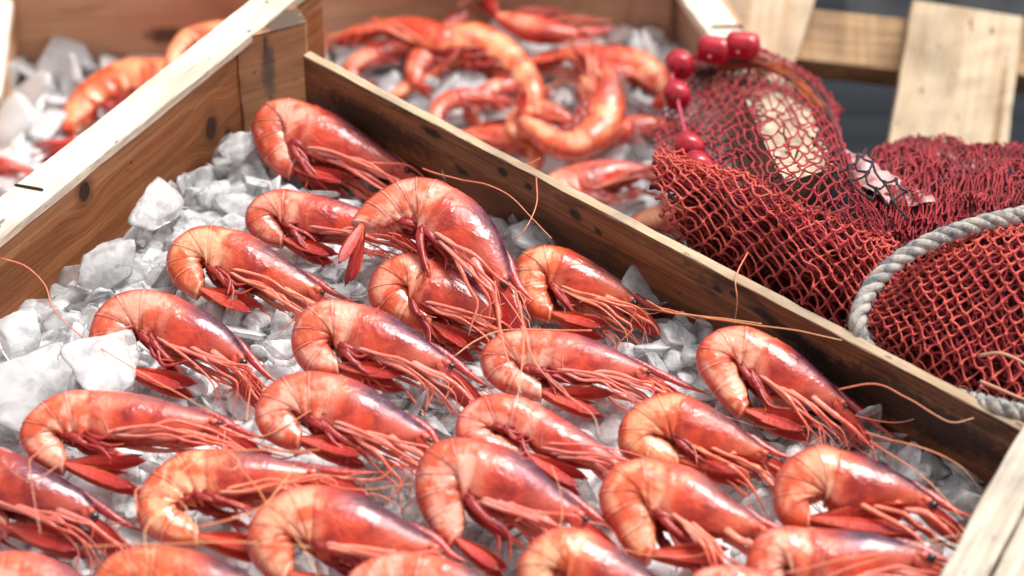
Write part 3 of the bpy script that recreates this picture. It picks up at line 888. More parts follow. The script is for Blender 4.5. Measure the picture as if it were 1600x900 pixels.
    scale = limb("shrimp_scale", L(214, 96, 80), L(138, 18, 22), L(176, 40, 34))
    ant = limb("shrimp_antenna", L(214, 112, 84), L(236, 184, 150), L(230, 150, 112), rough=0.4, sss=0.0)
    t = NT("shrimp_eye_black")
    t.principled(**{"Base Color": (0.006, 0.006, 0.008, 1), "Roughness": 0.08, "Coat Weight": 1.0})
    return dict(body=body, leg=leg, swim=swim, tail=tail, rost=rost, scale=scale, ant=ant, eye=t.m)
SM = shrimp_mats()

# half of a body cross-section: (share of the height from the back, share of the half width)
PROF = [(0.0, 0.0), (0.008, .18), (.03, .36), (.075, .54), (.14, .70), (.23, .84), (.34, .94), (.46, 1.0), (.58, .99), (.70, .93), (.81, .83), (.90, .72), (.965, .62), (1.0, .53), (.985, .45), (.90, .37), (.82, .22), (.80, 0.0)]
PRO = np.array(PROF + [(a, -b) for a, b in PROF[-2:0:-1]])
NP_ = len(PRO)

def smooth1(A, k):
    A = np.asarray(A, float)
    w = np.exp(-0.5 * (np.arange(-3 * k, 3 * k + 1) / k) ** 2); w /= w.sum()
    if A.ndim == 1:
        return np.convolve(np.pad(A, 3 * k, mode='edge'), w, 'valid')
    return np.stack([smooth1(A[:, i], k) for i in range(A.shape[1])], 1)

SHRIMPS = {}
def shrimp(key, label, pts, cb, z, rt, tt, tilt=24, roll=0, tint=(1, 1, 1), purple=0.45, hk=0.46, group="red shrimps in the front crate",
           seed=0, antennae=(), n_ant=2, legs=5, swim=5, tail_lift=0.0, head_lift=0.0, far=False, leg_out=1.0, fan=1.0, scale_len=1.0, eye=True, ev=.046, zref=None, leg_dir=0.0):
    """A shrimp on its side. pts: its back, from the root of the rostrum round to the tail joint (photo points lying in the animal's
    plane of symmetry); cb: index of the carapace's rear edge in pts; rt: rostrum tip; tt: tail tip."""
    r = np.random.default_rng(seed + 900)
    ti, ro = math.radians(tilt), math.radians(roll)
    n = nrm((math.sin(ro), -math.sin(ti) * math.cos(ro), math.cos(ti) * math.cos(ro)))
    P0 = at(*pts[cb], z)
    e1 = nrm(np.array([1.0, 0, 0]) - n * n[0])
    e2 = np.cross(n, e1)
    def to2(px, py):
        w = on_plane(px, py, P0, n) - P0
        return np.array([np.dot(w, e1), np.dot(w, e2)])
    D0 = np.array([to2(*p) for p in pts])
    allc = catmull(D0, 400)
    icb = int(np.argmin(np.linalg.norm(allc - D0[cb], axis=1)))
    NCAR, NSEG = 34, 11
    car = catmull(allc[:icb + 1][::6] if icb > 12 else allc[:icb + 1], NCAR)
    abd_line = allc[icb:]
    seglen = np.array([1.0, .95, .95, .85, .80, 1.10]); seglen = np.concatenate([[0], np.cumsum(seglen)]); seglen /= seglen[-1]
    s = np.concatenate([[0], np.cumsum(np.linalg.norm(np.diff(abd_line, axis=0), axis=1))]); s /= s[-1]
    frac = np.array([0.0, .03, .12, .25, .4, .55, .7, .82, .91, .97, 1.0])
    fr, su = [], []
    for k in range(6):
        for q in frac:
            fr.append(q); su.append(seglen[k] + (seglen[k + 1] - seglen[k]) * q)
    su = np.array(su); fr = np.array(fr)
    abd = np.stack([np.interp(su, s, abd_line[:, i]) for i in (0, 1)], 1)
    segi = np.repeat(np.arange(6), len(frac))
    Lc = np.sum(np.linalg.norm(np.diff(car, axis=0), axis=1))
    Hc = hk * 1.16 * Lc
    # inward direction
    cen = (D0[0] + D0[-1] + D0.mean(0)) / 3
    D = np.vstack([car, abd])
    nc, na = len(car), len(abd)
    T = np.gradient(smooth1(D, 2), axis=0); T /= np.maximum(1e-9, np.linalg.norm(T, axis=1))[:, None]
    for i in range(1, len(T)):
        if np.linalg.norm(T[i]) < .5: T[i] = T[i - 1]
    N = np.stack([-T[:, 1], T[:, 0]], 1)
    if np.mean(np.sum(N * (cen - D), 1)) < 0: N = -N
    tc = np.linspace(0, 1, nc)
    Hcar = Hc * np.interp(tc, [0, .12, .35, .6, .85, 1], [.40, .50, .74, .95, 1.0, .93])
    Wcar = Hc * np.interp(tc, [0, .12, .35, .6, .85, 1], [.17, .22, .31, .37, .385, .37])
    ta = su
    Habd = Hc * np.interp(ta, [0, .12, .35, .6, .82, .93, 1], [.92, .93, .86, .73, .60, .52, .38])
    Wabd = Hc * np.interp(ta, [0, .2, .5, .8, 1], [.375, .36, .30, .235, .17])
    lobe = np.where(segi < 5, 0.10 * np.sin(np.pi * np.clip(fr, 0, 1)) ** .7 - .05, 0)
    Habd_e = Habd * (1 + lobe)
    step = 0.008 * (fr ** 2.0) - 0.001 * np.exp(-((fr - 0.03) / .05) ** 2)        # each plate's rear edge overlaps the next
    H = np.concatenate([Hcar, Habd]); W = np.concatenate([Wcar, Wabd])
    Vv = smooth1(D + N * H[:, None], 5)
    ax = Vv - D
    AXL = np.linalg.norm(ax, axis=1)
    ax = ax / AXL[:, None]
    He = np.minimum(np.concatenate([Hcar, Habd_e]), np.concatenate([Hcar * 1.0, np.maximum(AXL[nc:], .35 * Habd) * (1 + lobe)]))
    out = np.concatenate([np.interp(tc, [0, .9, .975, 1.0], [0, 0, .004, .012]), step]) * Hc
    ub = np.concatenate([tc * .98, 1.02 + segi + fr * .975])
    woff = np.concatenate([head_lift * (1 - tc) ** 2, tail_lift * ta ** 1.6])
    # wavering, so that no two animals share a silhouette
    wob = smooth1(r.normal(0, 1, len(D)), 6); wob = wob / (np.abs(wob).max() + 1e-9) * .03
    W = W * (1 + wob)
    def world(p2, w):
        p2 = np.asarray(p2, float)
        return P0 + p2[..., 0:1] * e1 + p2[..., 1:2] * e2 + np.asarray(w)[..., None] * n
    rings, U, Vt = [], [], []
    def ring(d, a, h, w, o, uu, wo):
        p2 = d[None] - a[None] * o + a[None] * ((h + o) * PRO[:, 0])[:, None]
        wv = PRO[:, 1] * (w + o) + wo
        rings.append(world(p2, wv)); U.append(np.full(NP_, uu)); Vt.append(PRO[:, 0].clip(0, 1))
    # closed front: the face
    fwd0 = -nrm(T[0])
    for q, k in ((.0, .12), (.35, .55), (.7, .85)):
        ring(D[0] + fwd0 * Hc * .16 * (1 - q) + ax[0] * H[0] * .42 * (1 - k), ax[0], H[0] * k * .85, W[0] * k, 0, 0.0, woff[0])
    for i in range(len(D)):
        ring(D[i], ax[i], He[i], W[i], out[i], ub[i], woff[i])
    for k in (.75, .35, .05):
        ring(D[-1] + ax[-1] * He[-1] * .5 * (1 - k) + T[-1] * Hc * .05 * (1 - k) * 1.2, ax[-1], He[-1] * k, W[-1] * k, 0, 6.99, woff[-1])
    V = np.vstack(rings)
    base = np.array([P0[0], P0[1], max(0.0, P0[2] - .03) if zref is None else zref])
    root = thing("shrimp", tuple(base), label, "shrimp", group)
    col = (*tint, max(.22, purple) if not far else purple)
    mb = MB(); NR = len(rings)
    mb.add(V, list(grid_faces(NR, NP_)) + [tuple(range(NP_))[::-1], tuple((NR - 1) * NP_ + j for j in range(NP_))], u=np.concatenate(U), v=np.concatenate(Vt))
    def emit(name, mb_, mat):
        return obj(name, mb_.data(name, SM[mat], base), root, col)
    emit("body", mb, "body")
    F = fwd0; A0_ = ax[0]
    Ncar = lambda tt_: (np.array([np.interp(tt_, tc, D[:nc, 0]), np.interp(tt_, tc, D[:nc, 1])]), nrm([np.interp(tt_, tc, ax[:nc, 0]), np.interp(tt_, tc, ax[:nc, 1])]), np.interp(tt_, tc, Hcar), -nrm([np.interp(tt_, tc, T[:nc, 0]), np.interp(tt_, tc, T[:nc, 1])]))
    # ---- rostrum: a keel that rises on the carapace and runs out to a long spike
    rt2 = to2(*rt)
    p_a, a_a, h_a, f_a = Ncar(.30)
    p_b = D[0]
    path = catmull(np.array([p_a + a_a * .02 * Hc, (p_a + p_b) / 2 + (-A0_) * .01 * Hc, p_b - A0_ * .02 * Hc, p_b * .45 + rt2 * .55 + A0_ * .03 * Hc, rt2]), 22)
    mb = MB()
    rr = Hc * np.interp(np.linspace(0, 1, 22), [0, .2, .5, .8, 1], [.02, .075, .085, .045, .006])
    tube(mb, world(path, np.full(22, head_lift)), rr, 8, flat=.55, flat_dir=n, v=0.0)
    for k in range(3 if not far else 0):
        q = path[7 + 3 * k]; d_ = nrm(path[8 + 3 * k] - path[7 + 3 * k])
        tube(mb, world(np.array([q - A0_ * rr[7] * .7, q - A0_ * (rr[7] * .7 + .05 * Hc) + d_ * .07 * Hc]), np.full(2, head_lift)), [.018 * Hc, .003 * Hc], 5, v=0.0)
    emit("rostrum", mb, "rost")
    Rl = np.linalg.norm(rt2 - p_b)
    # ---- eyes
    if eye:
        for sgn in (1, -1) if not far else (1,):
            mb = MB()
            pe = p_b + A0_ * H[0] * .36 + F * Hc * .17
            ps = p_b + A0_ * H[0] * .30 + F * Hc * .04
            tube(mb, world(np.array([ps, pe]), np.array([W[0] * .7, W[0] * 1.15]) * sgn + head_lift), [.05 * Hc, .062 * Hc], 8, v=0.)
            stalk = emit("eyestalk", mb, "leg")
            mb = MB()
            ellipsoid(mb, world(pe + F * Hc * .07, np.array(W[0] * 1.22 * sgn + head_lift)), (ev * Hc, ev * Hc, ev * .92 * Hc), 12, 8)
            obj("eye", mb.data("eye", SM["eye"], base), stalk, col)
    # ---- plates and feelers at the head
    def leaf(mb_, p, d, ln, wd, w0, w1, psi, thick=.012, tipcut=.75, fanlike=False):
        """an elongated blade from p along d; psi turns it about its own length"""
        d = nrm(d); c = np.array([-d[1], d[0]])
        M1, M2 = 12, 7
        V_, u_, v_ = [], [], []
        for side in (1, -1):
            for i in range(M1):
                a = i / (M1 - 1)
                wid = wd * np.interp(a, [0, .12, .4, tipcut, .93, 1], [.30, .55, .95, 1.0, .62, .12])
                for j in range(M2):
                    b = j / (M2 - 1) * 2 - 1
                    rib = .35 * thick * ln * math.exp(-(b / .16) ** 2) + .2 * thick * ln * math.exp(-((abs(b) - .55) / .12) ** 2)
                    th = (thick * ln * (1 - b * b) * (1 - .6 * a) + rib) * side
                    lat = wid * b
                    bowl = .05 * ln * (a - .4) ** 2
                    pp = p + d * ln * a * (1 - .04 * b * b) + c * (lat * math.cos(psi) - th * math.sin(psi))
                    ww = w0 + (w1 - w0) * a + lat * math.sin(psi) + th * math.cos(psi) + bowl
                    V_.append(world(pp, np.array(ww))); u_.append(a); v_.append(abs(b) if fanlike else .5)
        nn = M1 * M2
        Fc = []
        for i in range(M1 - 1):
            for j in range(M2 - 1):
                q = i * M2 + j
                Fc.append((q, q + 1, q + M2 + 1, q + M2)); Fc.append((q + nn, q + nn + M2, q + nn + M2 + 1, q + nn + 1))
        for i in range(M1 - 1):
            q = i * M2; Fc.append((q, q + M2, q + M2 + nn, q + nn)); q += M2 - 1; Fc.append((q, q + nn, q + M2 + nn, q + M2))
        for j in range(M2 - 1):
            Fc.append((j, j + nn, j + 1 + nn, j + 1)); q = (M1 - 1) * M2 + j; Fc.append((q, q + 1, q + 1 + nn, q + nn))
        mb_.add(V_, Fc, u=np.array(u_), v=np.array(v_))
    Fd = nrm(rt2 - p_b) if Rl > .2 * Lc else F
    Fd = nrm(Fd * .6 + F * .4)
    sl = .66 * Lc * scale_len
    for sgn in (1, -1):
        mb = MB()
        leaf(mb, p_b + A0_ * H[0] * .62 + F * Hc * .02, Fd + A0_ * (.10 + .05 * sgn), sl, Hc * .165, W[0] * .8 * sgn + head_lift, W[0] * .55 * sgn + head_lift, .5 * sgn + r.normal(0, .2), .014, .7)
        emit("antennal_scale", mb, "scale")
        mb = MB()
        q0 = p_b + A0_ * H[0] * .45 + F * Hc * .1
        dd = nrm(Fd + A0_ * (.05 + r.normal(0, .06)))
        tube(mb, world(np.array([q0, q0 + dd * .18 * Lc, q0 + dd * .19 * Lc, q0 + dd * .34 * Lc, q0 + dd * .35 * Lc, q0 + dd * .42 * Lc]), np.linspace(W[0] * .5, W[0] * .6, 6) * sgn + head_lift), Hc * np.array([.06, .058, .05, .048, .04, .03]), 7, v=.5)
        q1 = q0 + dd * .42 * Lc
        P_ = catmull(np.array([q1, q1 + nrm(dd + A0_ * r.normal(0, .25)) * .25 * Lc, q1 + nrm(dd + A0_ * r.normal(0, .4)) * .5 * Lc]), 12)
        tube(mb, world(P_, np.linspace(W[0] * .6, W[0] * 1.2, 12) * sgn + head_lift), Hc * np.linspace(.026, .008, 12), 5, v=.5)
        for _h in range(5 if not far else 0):
            a_ = r.normal(.15, .5); d_h = nrm(dd * math.cos(a_) + A0_ * math.sin(a_)); l_ = Lc * r.uniform(.2, .55)
            s_h = q0 + dd * Lc * r.uniform(0, .4)
            Ph = catmull(np.array([s_h, s_h + d_h * l_ * .5, s_h + nrm(d_h + A0_ * r.normal(0, .5)) * l_]), 9)
            tube(mb, world(Ph, np.linspace(W[0] * .6, W[0] * r.uniform(.2, 1.8), 9) * sgn + head_lift), np.linspace(.00038, .00018, 9), 4, v=.5)
        emit("antennule", mb, "leg")
    # ---- third maxillipeds and walking legs, swept forward under the carapace
    def limb_path(t0, sgn, L1, L2, L3, a1, a2, a3, hf=.93, wl=(.55, .9, .8, .4)):
        p, a, h, f = Ncar(t0)
        w = np.interp(t0, tc, Wcar)
        d = lambda an: nrm(f * math.cos(an) + a * math.sin(an))
        p0 = p + a * h * hf
        k1 = p0 + d(a1) * L1; k2 = k1 + d(a2) * L2; k3 = k2 + d(a3) * L3
        wo = head_lift * (1 - t0) ** 2
        return np.array([p0, p0 * .5 + k1 * .5 + a * r.normal(0, .015) * Lc, k1, k1 * .5 + k2 * .5 + a * r.normal(0, .015) * Lc, k2, k2 * .4 + k3 * .6, k3]), np.array([wl[0], (wl[0] + wl[1]) / 2, wl[1], (wl[1] + wl[2]) / 2, wl[2], (wl[2] + wl[3]) / 2, wl[3]]) * w * sgn + wo
    NL = 20 if not far else 12
    def limb_mesh(name, P_, w_, R_, mat, flat=.75, sides=7):
        q = catmull(np.column_stack([P_, w_]), NL)
        mb = MB()
        tt_ = np.linspace(0, 1, NL)
        rad = np.interp(tt_, [0, .30, .36, .40, .62, .66, .70, 1], [1, .84, 1.08, .74, .60, .80, .48, .14]) * R_
        tube(mb, world(q[:, :2], q[:, 2]), rad, sides, flat=flat, flat_dir=n, v=.5)
        emit(name, mb, mat)
    for sgn in (1, -1):
        P_, w_ = limb_path(.20, sgn, .34 * Lc, .34 * Lc, .22 * Lc, -.12 + r.normal(0, .07), -.05 + r.normal(0, .1), .15 + r.normal(0, .2), .90, (.7, 1.0, .9, .5))
        limb_mesh("maxilliped", P_, w_, .066 * Hc, "leg", .6)
    near_n, far_n = legs, (legs if not far else 3)
    for sgn, cnt in ((1, near_n), (-1, far_n)):
        for k in range(cnt):
            t0 = .46 + .115 * k + r.normal(0, .02)
            spread = leg_out
            a1 = leg_dir - .16 + .055 * k * spread + r.normal(0, .09)
            a2 = a1 + .05 + r.normal(0, .16)
            a3 = a2 + ((.12 + abs(r.normal(0, .35))) if r.random() < .72 else r.uniform(.8, 1.7)) * spread
            ln = (.37 + .035 * k) * Lc * r.uniform(.85, 1.12)
            P_, w_ = limb_path(t0, sgn, ln, ln * r.uniform(.75, .95), ln * r.uniform(.5, .8), a1, a2, a3, r.uniform(.86, .97), (.6, 1.12 + r.uniform(-.1, .25), 1.05 + r.uniform(-.3, .2), r.uniform(.1, .7)) if sgn > 0 else (.5, .6, .4, .2))
            limb_mesh("leg", P_, w_, (.037 + .007 * (k < 3)) * Hc * r.uniform(.85, 1.1), "leg")
    # ---- swimmerets
    for k in range(swim):
        i = nc + int((k + .45) * len(frac))
        for sgn in (1, -1) if not far else (1,):
            p = D[i] + ax[i] * He[i] * .86
            f = -T[i]
            ln = Hc * (1.05 - .11 * k) * r.uniform(.85, 1.1)
            an = .55 + .1 * k + r.normal(0, .14)
            d1 = nrm(ax[i] * math.sin(an + .35) + f * math.cos(an + .35)); d2 = nrm(ax[i] * math.sin(an) * .8 + f * math.cos(an))
            P_ = catmull(np.array([p, p + d1 * ln * .35, p + d1 * ln * .45 + d2 * ln * .3, p + d1 * ln * .5 + d2 * ln * .62]), 14)
            mb = MB()
            w_ = np.interp(np.linspace(0, 1, 14), [0, .3, .7, 1], [.55, .75, .6, .2]) * W[i] * sgn + woff[i]
            tube(mb, world(P_, w_), Hc * np.interp(np.linspace(0, 1, 14), [0, .25, .32, .6, 1], [.06, .075, .06, .055, .008]), 7, flat=.32, flat_dir=n, v=.5)
            # the second branch
            P2 = catmull(np.array([P_[5], P_[5] + nrm(d2 + ax[i] * .5) * ln * .3, P_[5] + nrm(d2 * .7 + ax[i] * .9) * ln * .5]), 10)
            tube(mb, world(P2, np.full(10, w_[6] * .7)), Hc * np.linspace(.058, .006, 10), 6, flat=.35, flat_dir=n, v=.5)
            for _b in range(3):
                P2 = catmull(np.array([P_[1 + 2 * _b], P_[2 + 2 * _b] + nrm(d1 + f * r.normal(.4, .4)) * ln * .3, P_[2 + 2 * _b] + nrm(d2 + ax[i] * r.normal(.2, .4)) * ln * .6]), 10)
                tube(mb, world(P2, np.linspace(w_[3], w_[3] * r.uniform(.3, 1.4), 10)), Hc * np.interp(np.linspace(0, 1, 10), [0, .4, 1], [.03, .042, .005]), 6, flat=.45, flat_dir=n, v=.5)
            emit("swimmeret", mb, "swim")
    # ---- tail fan
    pt = D[-1] + ax[-1] * He[-1] * .5
    tt2 = to2(*tt)
    td = tt2 - pt; tl = np.linalg.norm(td); td = td / tl
    cross = np.array([-td[1], td[0]])
    tw = woff[-1]
    mb = MB()
    leaf(mb, pt - td * .05 * Hc, td, tl * .80, Hc * .085, tw, tw + .1 * Hc, 1.2, .03, .35, True)
    emit("telson", mb, "tail")
    for (an, ln, wd, w0, w1, ps) in ((.09, 1.0, .115, .10, .20, .75), (-.12, .92, .11, .12, .34, -.35), (.15, .93, .12, -.08, -.10, -.7), (-.06, .98, .11, -.10, -.22, .55)):
        an = an * fan + r.normal(0, .03)
        mb = MB()
        leaf(mb, pt, td * math.cos(an) + cross * math.sin(an), tl * ln * r.uniform(.95, 1.03), Hc * wd * min(1.35, max(.8, tl / Hc / 1.05)), tw + Hc * w0, tw + Hc * w1, ps, .016, .72, True)
        emit("tail_blade", mb, "tail")
    # ---- antennae
    for path in antennae:
        zz = path[0]; pp = path[1:]
        P3 = np.array([at(x, y, zz if not isinstance(zz, (tuple, list)) else np.interp(i / (len(pp) - 1), np.linspace(0, 1, len(zz)), zz)) for i, (x, y) in enumerate(pp)])
        m_ = max(24, 8 * len(pp))
        mb = MB()
        q = catmull(P3, m_)
        q[:, 2] += np.interp(np.arange(m_), np.arange(0, m_, 6), r.normal(0, .0007, len(np.arange(0, m_, 6))))
        tube(mb, q, np.linspace(.00054, .00026, m_), 6, v=.5)
        emit("antenna", mb, "ant")
    for k in range(n_ant):
        p = p_b + A0_ * H[0] * .6 + F * Hc * .3
        an = math.atan2(*(Fd[::-1])) + r.normal(0, .25)
        cv = r.normal(0, 1.0); P_ = [p]; ln = Lc * r.uniform(.9, 1.6)
        for q in range(8):
            an += cv / 8 + r.normal(0, .10)
            P_.append(P_[-1] + np.array([math.cos(an), math.sin(an)]) * ln / 8)
        mb = MB()
        q = catmull(np.column_stack([P_, np.linspace(W[0] * .8, W[0] * 1.6 + .004, 9)]), 40)
        tube(mb, world(q[:, :2], q[:, 2] + head_lift), np.linspace(.00052, .00024, 40), 6, v=.5)
        emit("antenna", mb, "ant")
    SHRIMPS[key] = root
    return root
# ------------------------------------------------------------------ the shrimps of the front crate (photo points along each back)
PINK, ORANGE, RED, DARK = (1.0, 1.0, 1.0), (1.04, 1.02, .80), (.96, .82, .78), (.78, .66, .68)
shrimp("a", "shrimp tucked under the corner post, nearest the crate's far corner", [(632, 256), (600, 231), (560, 203), (527, 182), (493, 168), (450, 157), (412, 167), (393, 203), (405, 241), (428, 268), (452, 280)], 4, .032, (688, 277), (552, 294), tint=RED, purple=.40, seed=1,
       antennae=[(.052, (660, 262), (683, 270), (735, 283), (790, 303), (830, 340), (862, 372)), ((.060, .070, .05), (838, 278), (838, 320), (818, 362), (800, 375))])
shrimp("b", "shrimp half hidden beneath the one lying arched on top", [(606, 346), (560, 326), (518, 312), (480, 304), (437, 298), (402, 310), (384, 333), (387, 360), (410, 380), (440, 388)], 3, .029, (668, 382), (532, 408), tint=RED, purple=.15, seed=2, n_ant=0)
shrimp("c", "topmost arched shrimp lying over its neighbours, tail hanging down left", [(800, 432), (796, 408), (783, 371), (761, 336), (738, 314), (714, 300), (690, 287), (660, 281), (630, 284), (603, 296), (577, 313), (556, 336), (549, 350)], 5, .056, (834, 470), (538, 438), tint=PINK, purple=.5, hk=.50, ev=.072, seed=3, tilt=22, n_ant=1, fan=.8, leg_dir=.1,
       antennae=[(.066, (773, 440), (780, 500), (793, 560), (815, 615)), (.064, (806, 455), (818, 513), (815, 576), (806, 640)), (.060, (812, 470), (822, 530), (842, 574), (883, 614), (925, 648), (936, 682))])
shrimp("d", "shrimp beside the heaped ice, second in from the left board", [(500, 446), (469, 422), (437, 398), (402, 374), (371, 362), (322, 355), (287, 366), (264, 391), (261, 422), (278, 450), (306, 468)], 4, .035, (548, 468), (416, 494), tint=ORANGE, purple=.55, seed=4, n_ant=2)
shrimp("e", "shrimp with a black eye whose tail lies under an ice slab", [(385, 553), (368, 526), (343, 502), (310, 482), (274, 464), (241, 456), (206, 456), (172, 469), (149, 494), (139, 528), (148, 560), (172, 585), (196, 596)], 4, .038, (436, 600), (310, 612), tint=RED, purple=.75, ev=.072, seed=5, hk=.50,
       antennae=[((.02, .055, .05), (392, 596), (386, 655), (390, 660)), ((.045, .05, .03), (206, 510), (150, 530), (95, 550), (92, 572))], leg_out=1.3)
shrimp("f", "shrimp lying under the arched one's head, dark red belly", [(795, 492), (767, 464), (736, 440), (704, 420), (673, 407), (638, 399), (607, 408), (584, 427), (575, 455), (582, 480), (607, 500), (645, 516), (672, 524)], 4, .034, (812, 512), (750, 556), tint=(.98, .86, .76), purple=.55, hk=.52, seed=6, n_ant=2)
shrimp("g", "shrimp with long straight antennae crossing the dark board", [(990, 462), (975, 444), (950, 426), (917, 406), (887, 391), (854, 385), (827, 391), (807, 406), (802, 432), (808, 466), (826, 492), (858, 505)], 4, .032, (1042, 490), (952, 520), tint=ORANGE, purple=.40, hk=.52, ev=.072, seed=7, n_ant=1,
       antennae=[((.046, .05, .055, .0615, .062), (1030, 482), (1100, 496), (1200, 509), (1316, 530)), ((.05, .052, .052, .055), (1010, 470), (1060, 490), (1130, 498), (1190, 508)), (.05, (925, 518), (802, 514), (750, 527), (711, 556))], leg_out=1.2)
shrimp("h", "shrimp in the very middle of the crate, glossy red cheek and violet back", [(701, 560), (680, 543), (645, 516), (603, 490), (564, 478), (519, 470), (491, 477), (468, 494), (455, 528), (459, 556), (475, 578), (500, 590), (530, 590)], 4, .043, (772, 608), (640, 596), tint=PINK, purple=.6, hk=.48, ev=.056, seed=8, n_ant=2, leg_out=1.15)
shrimp("i", "pale pink shrimp with a white tail plate and spread red fan", [(1005, 572), (970, 552), (935, 536), (900, 524), (867, 519), (834, 516), (799, 519), (770, 530), (752, 551), (751, 573), (762, 595), (790, 613), (845, 628)], 4, .036, (1112, 618), (955, 640), tint=(1.04, 1.04, 1.06), purple=.35, seed=9, hk=.46, n_ant=2, fan=1.9)
shrimp("j", "large pale shrimp left of centre with a violet sheen along its back", [(668, 674), (640, 650), (607, 626), (570, 602), (530, 588), (493, 583), (461, 585), (430, 598), (407, 620), (398, 648), (405, 674), (430, 695), (466, 706)], 4, .047, (702, 706), (584, 716), tint=(1.04, 1.0, .98), purple=.75, hk=.50, seed=10, n_ant=2)
shrimp("k", "orange shrimp at the left with a bundle of straight legs", [(333, 652), (290, 637), (245, 623), (196, 614), (148, 611), (105, 614), (70, 628), (40, 655), (30, 686), (42, 712), (66, 732), (98, 743)], 4, .043, (420, 688), (232, 748), tint=(1.02, .93, .86), purple=.12, seed=11, hk=.40, n_ant=1, fan=2.1, leg_dir=-.04,
       antennae=[((.060, .05, .05, .055), (0, 403), (40, 416), (70, 446), (85, 485), (130, 527), (200, 570), (335, 648)), (.055, (215, 800), (213, 762), (245, 765), (290, 792), (292, 832), (320, 850))], leg_out=.7)
shrimp("l", "orange shrimp lying under loops of thin pale antennae", [(486, 733), (455, 724), (420, 714), (378, 706), (325, 705), (300, 707), (270, 717), (238, 742), (219, 768), (213, 802), (224, 828), (256, 848), (310, 857)], 4, .040, (592, 738), (424, 868), tint=ORANGE, purple=.45, seed=12, hk=.47, tilt=18, n_ant=1,
       antennae=[(.066, (500, 702), (400, 704), (330, 710), (280, 745), (262, 790), (228, 830), (232, 880)), (.066, (335, 702), (345, 728), (362, 735), (374, 722), (355, 704)), (.064, (360, 715), (400, 760), (430, 810), (470, 850), (500, 905)), (.062, (130, 853), (250, 850), (380, 848), (485, 856)), (.062, (310, 825), (400, 795), (445, 750), (460, 725))])
shrimp("m", "dark violet shrimp cut off by the photo's left edge", [(150, 790), (131, 769), (87, 741), (42, 716), (0, 700), (-50, 694), (-95, 705), (-120, 740), (-112, 785), (-80, 815), (-30, 835), (12, 842)], 4, .036, (226, 832), (138, 862), tint=DARK, purple=.80, ev=.072, seed=13, hk=.46, n_ant=2,
       antennae=[(.056, (0, 720), (30, 745), (62, 747), (95, 722), (100, 700), (80, 695), (50, 716), (48, 742), (55, 790), (63, 832))])
shrimp("n", "pink shrimp at the bottom left corner under a red tail fan", [(195, 960), (160, 925), (122, 893), (87, 875), (48, 864), (0, 863), (-40, 872), (-65, 900), (-60, 940), (-30, 965)], 4, .040, (250, 1000), (60, 985), tint=PINK, purple=.2, seed=14, n_ant=0)
shrimp("o", "shrimp at the bottom edge right of the small red tail", [(435, 925), (385, 896), (333, 871), (292, 860), (255, 855), (214, 856), (178, 867), (150, 895), (140, 930), (165, 965), (205, 980)], 3, .046, (490, 950), (300, 985), tint=ORANGE, purple=.6, hk=.52, seed=15, n_ant=0)
shrimp("p", "pale translucent shrimp in the bottom row under a long antenna curve", [(680, 846), (650, 826), (617, 805), (577, 780), (537, 766), (495, 760), (475, 761), (444, 769), (412, 791), (392, 816), (385, 846), (392, 874), (412, 900), (440, 918)], 5, .047, (730, 878), (540, 930), tint=(1.05, .98, .84), purple=.75, hk=.46, seed=16, n_ant=2)
shrimp("q", "pale shrimp at the bottom edge just left of the red tail tip", [(800, 940), (770, 912), (738, 891), (698, 874), (664, 866), (619, 863), (577, 875), (546, 897), (535, 930), (560, 965)], 3, .049, (840, 960), (650, 985), tint=PINK, purple=.5, seed=17, hk=.5, n_ant=0)
shrimp("r", "red arched shrimp in the lower middle, tail blade pointing down right", [(908, 793), (885, 773), (857, 746), (825, 718), (790, 700), (750, 690), (717, 686), (682, 693), (657, 717), (649, 745), (650, 780), (661, 810), (676, 836), (698, 860)], 5, .053, (990, 840), (796, 902), tint=(1.0, .92, .92), purple=.55, hk=.50, seed=18, n_ant=2, leg_out=1.4, fan=.7, tilt=26)
shrimp("s", "pink shrimp turned belly up, legs folded across its front", [(972, 722), (955, 707), (928, 686), (900, 668), (858, 643), (822, 624), (797, 618), (769, 617), (738, 628), (717, 650), (711, 672), (716, 692), (740, 710), (775, 720), (822, 722)], 4, .036, (985, 745), (918, 764), tint=(1.05, .92, .94), purple=.10, hk=.42, seed=19, n_ant=1, leg_dir=-.28, leg_out=.8)
shrimp("t", "amber brown shrimp below the pale one with the spread fan", [(1194, 700), (1173, 683), (1138, 655), (1103, 634), (1070, 619), (1045, 615), (1019, 621), (989, 637), (970, 661), (965, 690), (972, 710), (1000, 727), (1060, 738)], 4, .036, (1242, 716), (1192, 740), tint=(.98, .86, .62), purple=.45, hk=.52, seed=20, n_ant=2, legs=3, leg_dir=.15)
shrimp("u", "bright orange arched shrimp at the bottom right, pale plates on its tail", [(1192, 818), (1173, 801), (1145, 781), (1117, 757), (1085, 735), (1050, 725), (1019, 719), (987, 720), (959, 731), (942, 752), (935, 778), (941, 803), (957, 826), (972, 852), (988, 872), (1010, 884)], 5, .047, (1262, 838), (1142, 874), tint=(1.06, .96, .78), purple=.35, hk=.52, ev=.056, seed=21, n_ant=2, leg_dir=.35)
